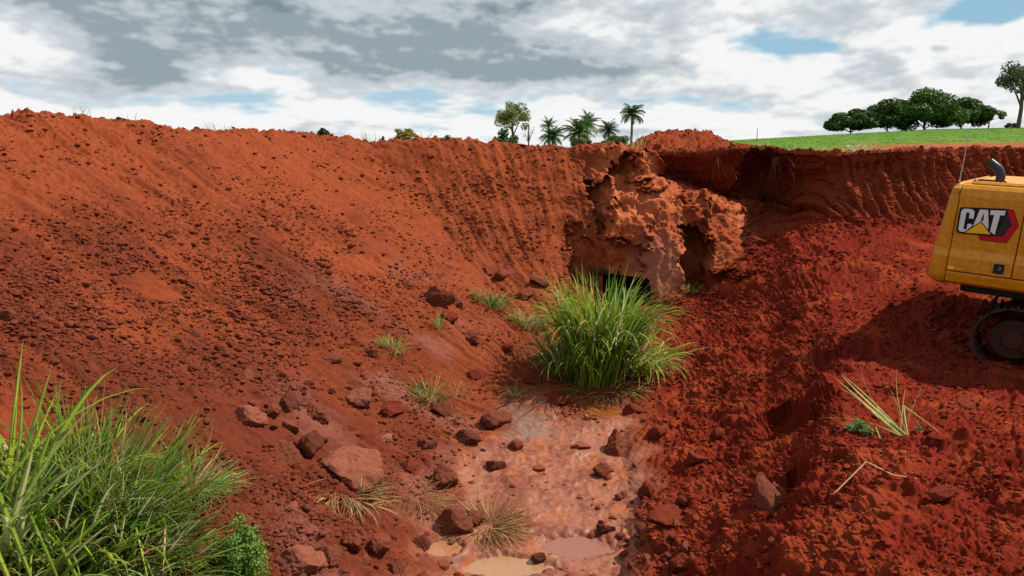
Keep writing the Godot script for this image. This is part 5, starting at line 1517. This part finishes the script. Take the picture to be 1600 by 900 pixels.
func make_sky() -> ImageTexture:
	sn = [noise(FastNoiseLite.TYPE_SIMPLEX, 0.05, 3, 400), noise(FastNoiseLite.TYPE_SIMPLEX, 0.030, 5, 401), noise(FastNoiseLite.TYPE_SIMPLEX, 0.085, 5, 402), noise(FastNoiseLite.TYPE_SIMPLEX, 0.40, 4, 403)]
	var low := Image.create(512, 256, false, Image.FORMAT_RGB8)
	for j in 128:
		for i in 512:
			low.set_pixel(i, j, sky_at(wrapf((i + 0.5) / 512.0 * 360.0, -180.0, 180.0), 90.0 - (j + 0.5) / 256.0 * 180.0))
	for j in range(128, 256):
		for i in 512:
			low.set_pixel(i, j, Color(0.45, 0.36, 0.32))
	low.resize(4096, 2048, Image.INTERPOLATE_CUBIC)
	for j in range(820, 1030):
		for i in range(-508, 508):
			low.set_pixel((i + 4096) % 4096, j, sky_at((i + 0.5) / 4096.0 * 360.0, maxf(0.0, 90.0 - (j + 0.5) / 2048.0 * 180.0)))
	return ImageTexture.create_from_image(low)

func _ready() -> void:
	var cam := Camera3D.new()
	cam.name = "camera"
	add_child(cam)
	cam.position = Vector3(0, 4.0, 0)
	cam.rotation_degrees = Vector3(-11.2, 0, 0)
	cam.fov = 45.2
	cam.near = 0.05
	cam.far = 8000.0
	cam.current = true
	var env := Environment.new()
	env.background_mode = Environment.BG_SKY
	var sky := Sky.new()
	var pano := PanoramaSkyMaterial.new()
	pano.panorama = make_sky()
	sky.sky_material = pano
	env.sky = sky
	env.tonemap_mode = Environment.TONE_MAPPER_LINEAR
	env.tonemap_exposure = 1.45
	env.background_energy_multiplier = 0.64
	env.sdfgi_enabled = true
	env.ssao_enabled = true
	env.ssil_enabled = true
	var we := WorldEnvironment.new()
	we.name = "world"
	we.environment = env
	add_child(we)
	var sun := DirectionalLight3D.new()
	sun.name = "sun"
	add_child(sun)
	var e := deg_to_rad(52.0)
	var to_sun := Vector3(0.975 * cos(e), sin(e), -0.21 * cos(e)).normalized()
	sun.look_at_from_position(to_sun * 50.0, Vector3.ZERO, Vector3.UP)
	sun.light_energy = 1.6
	sun.light_color = Color(1.0, 0.96, 0.89)
	sun.light_angular_distance = 0.5
	sun.shadow_enabled = true
	print("sky ", Time.get_ticks_msec())

	mats.soil = tinted(0.95, 0.10)
	mats.mud = tinted(0.50, 0.32)
	mats.grassland = tinted(0.95, 0.1)
	mats.leafy = tinted(0.55, 0.25)
	mats.leafy.backlight_enabled = true
	mats.leafy.backlight = Color(0.75, 0.75, 0.55)
	mats.bark = solid(0.11, 0.085, 0.065, 0.95)
	mats.palm_bark = solid(0.13, 0.10, 0.075, 0.95)
	mats.steel = solid(0.2, 0.2, 0.2, 0.6)
	pal = [Color(0.115, 0.240, 0.017), Color(0.250, 0.345, 0.026), Color(0.030, 0.088, 0.011), Color(0.195, 0.280, 0.090), Color(0.42, 0.255, 0.125), Color(0.25, 0.105, 0.048), Color(0.180, 0.300, 0.024)]
	for c in pal:
		var m := solid(c.r, c.g, c.b, 0.38, 0.32)
		m.backlight_enabled = true
		m.backlight = Color(0.75, 0.75, 0.55)
		palm_mats.append(m)
	build_terrain()
	print("terrain ", Time.get_ticks_msec())
	build_field()
	build_puddles()
	build_details()
	build_excavator()
	make_blades()
	plant_trees()
	print("trees ", Time.get_ticks_msec())
	plant_grass()
	print("grass ", Time.get_ticks_msec())
	build_rocks()
	build_clods()
	plant_field()
	print("done ", Time.get_ticks_msec())
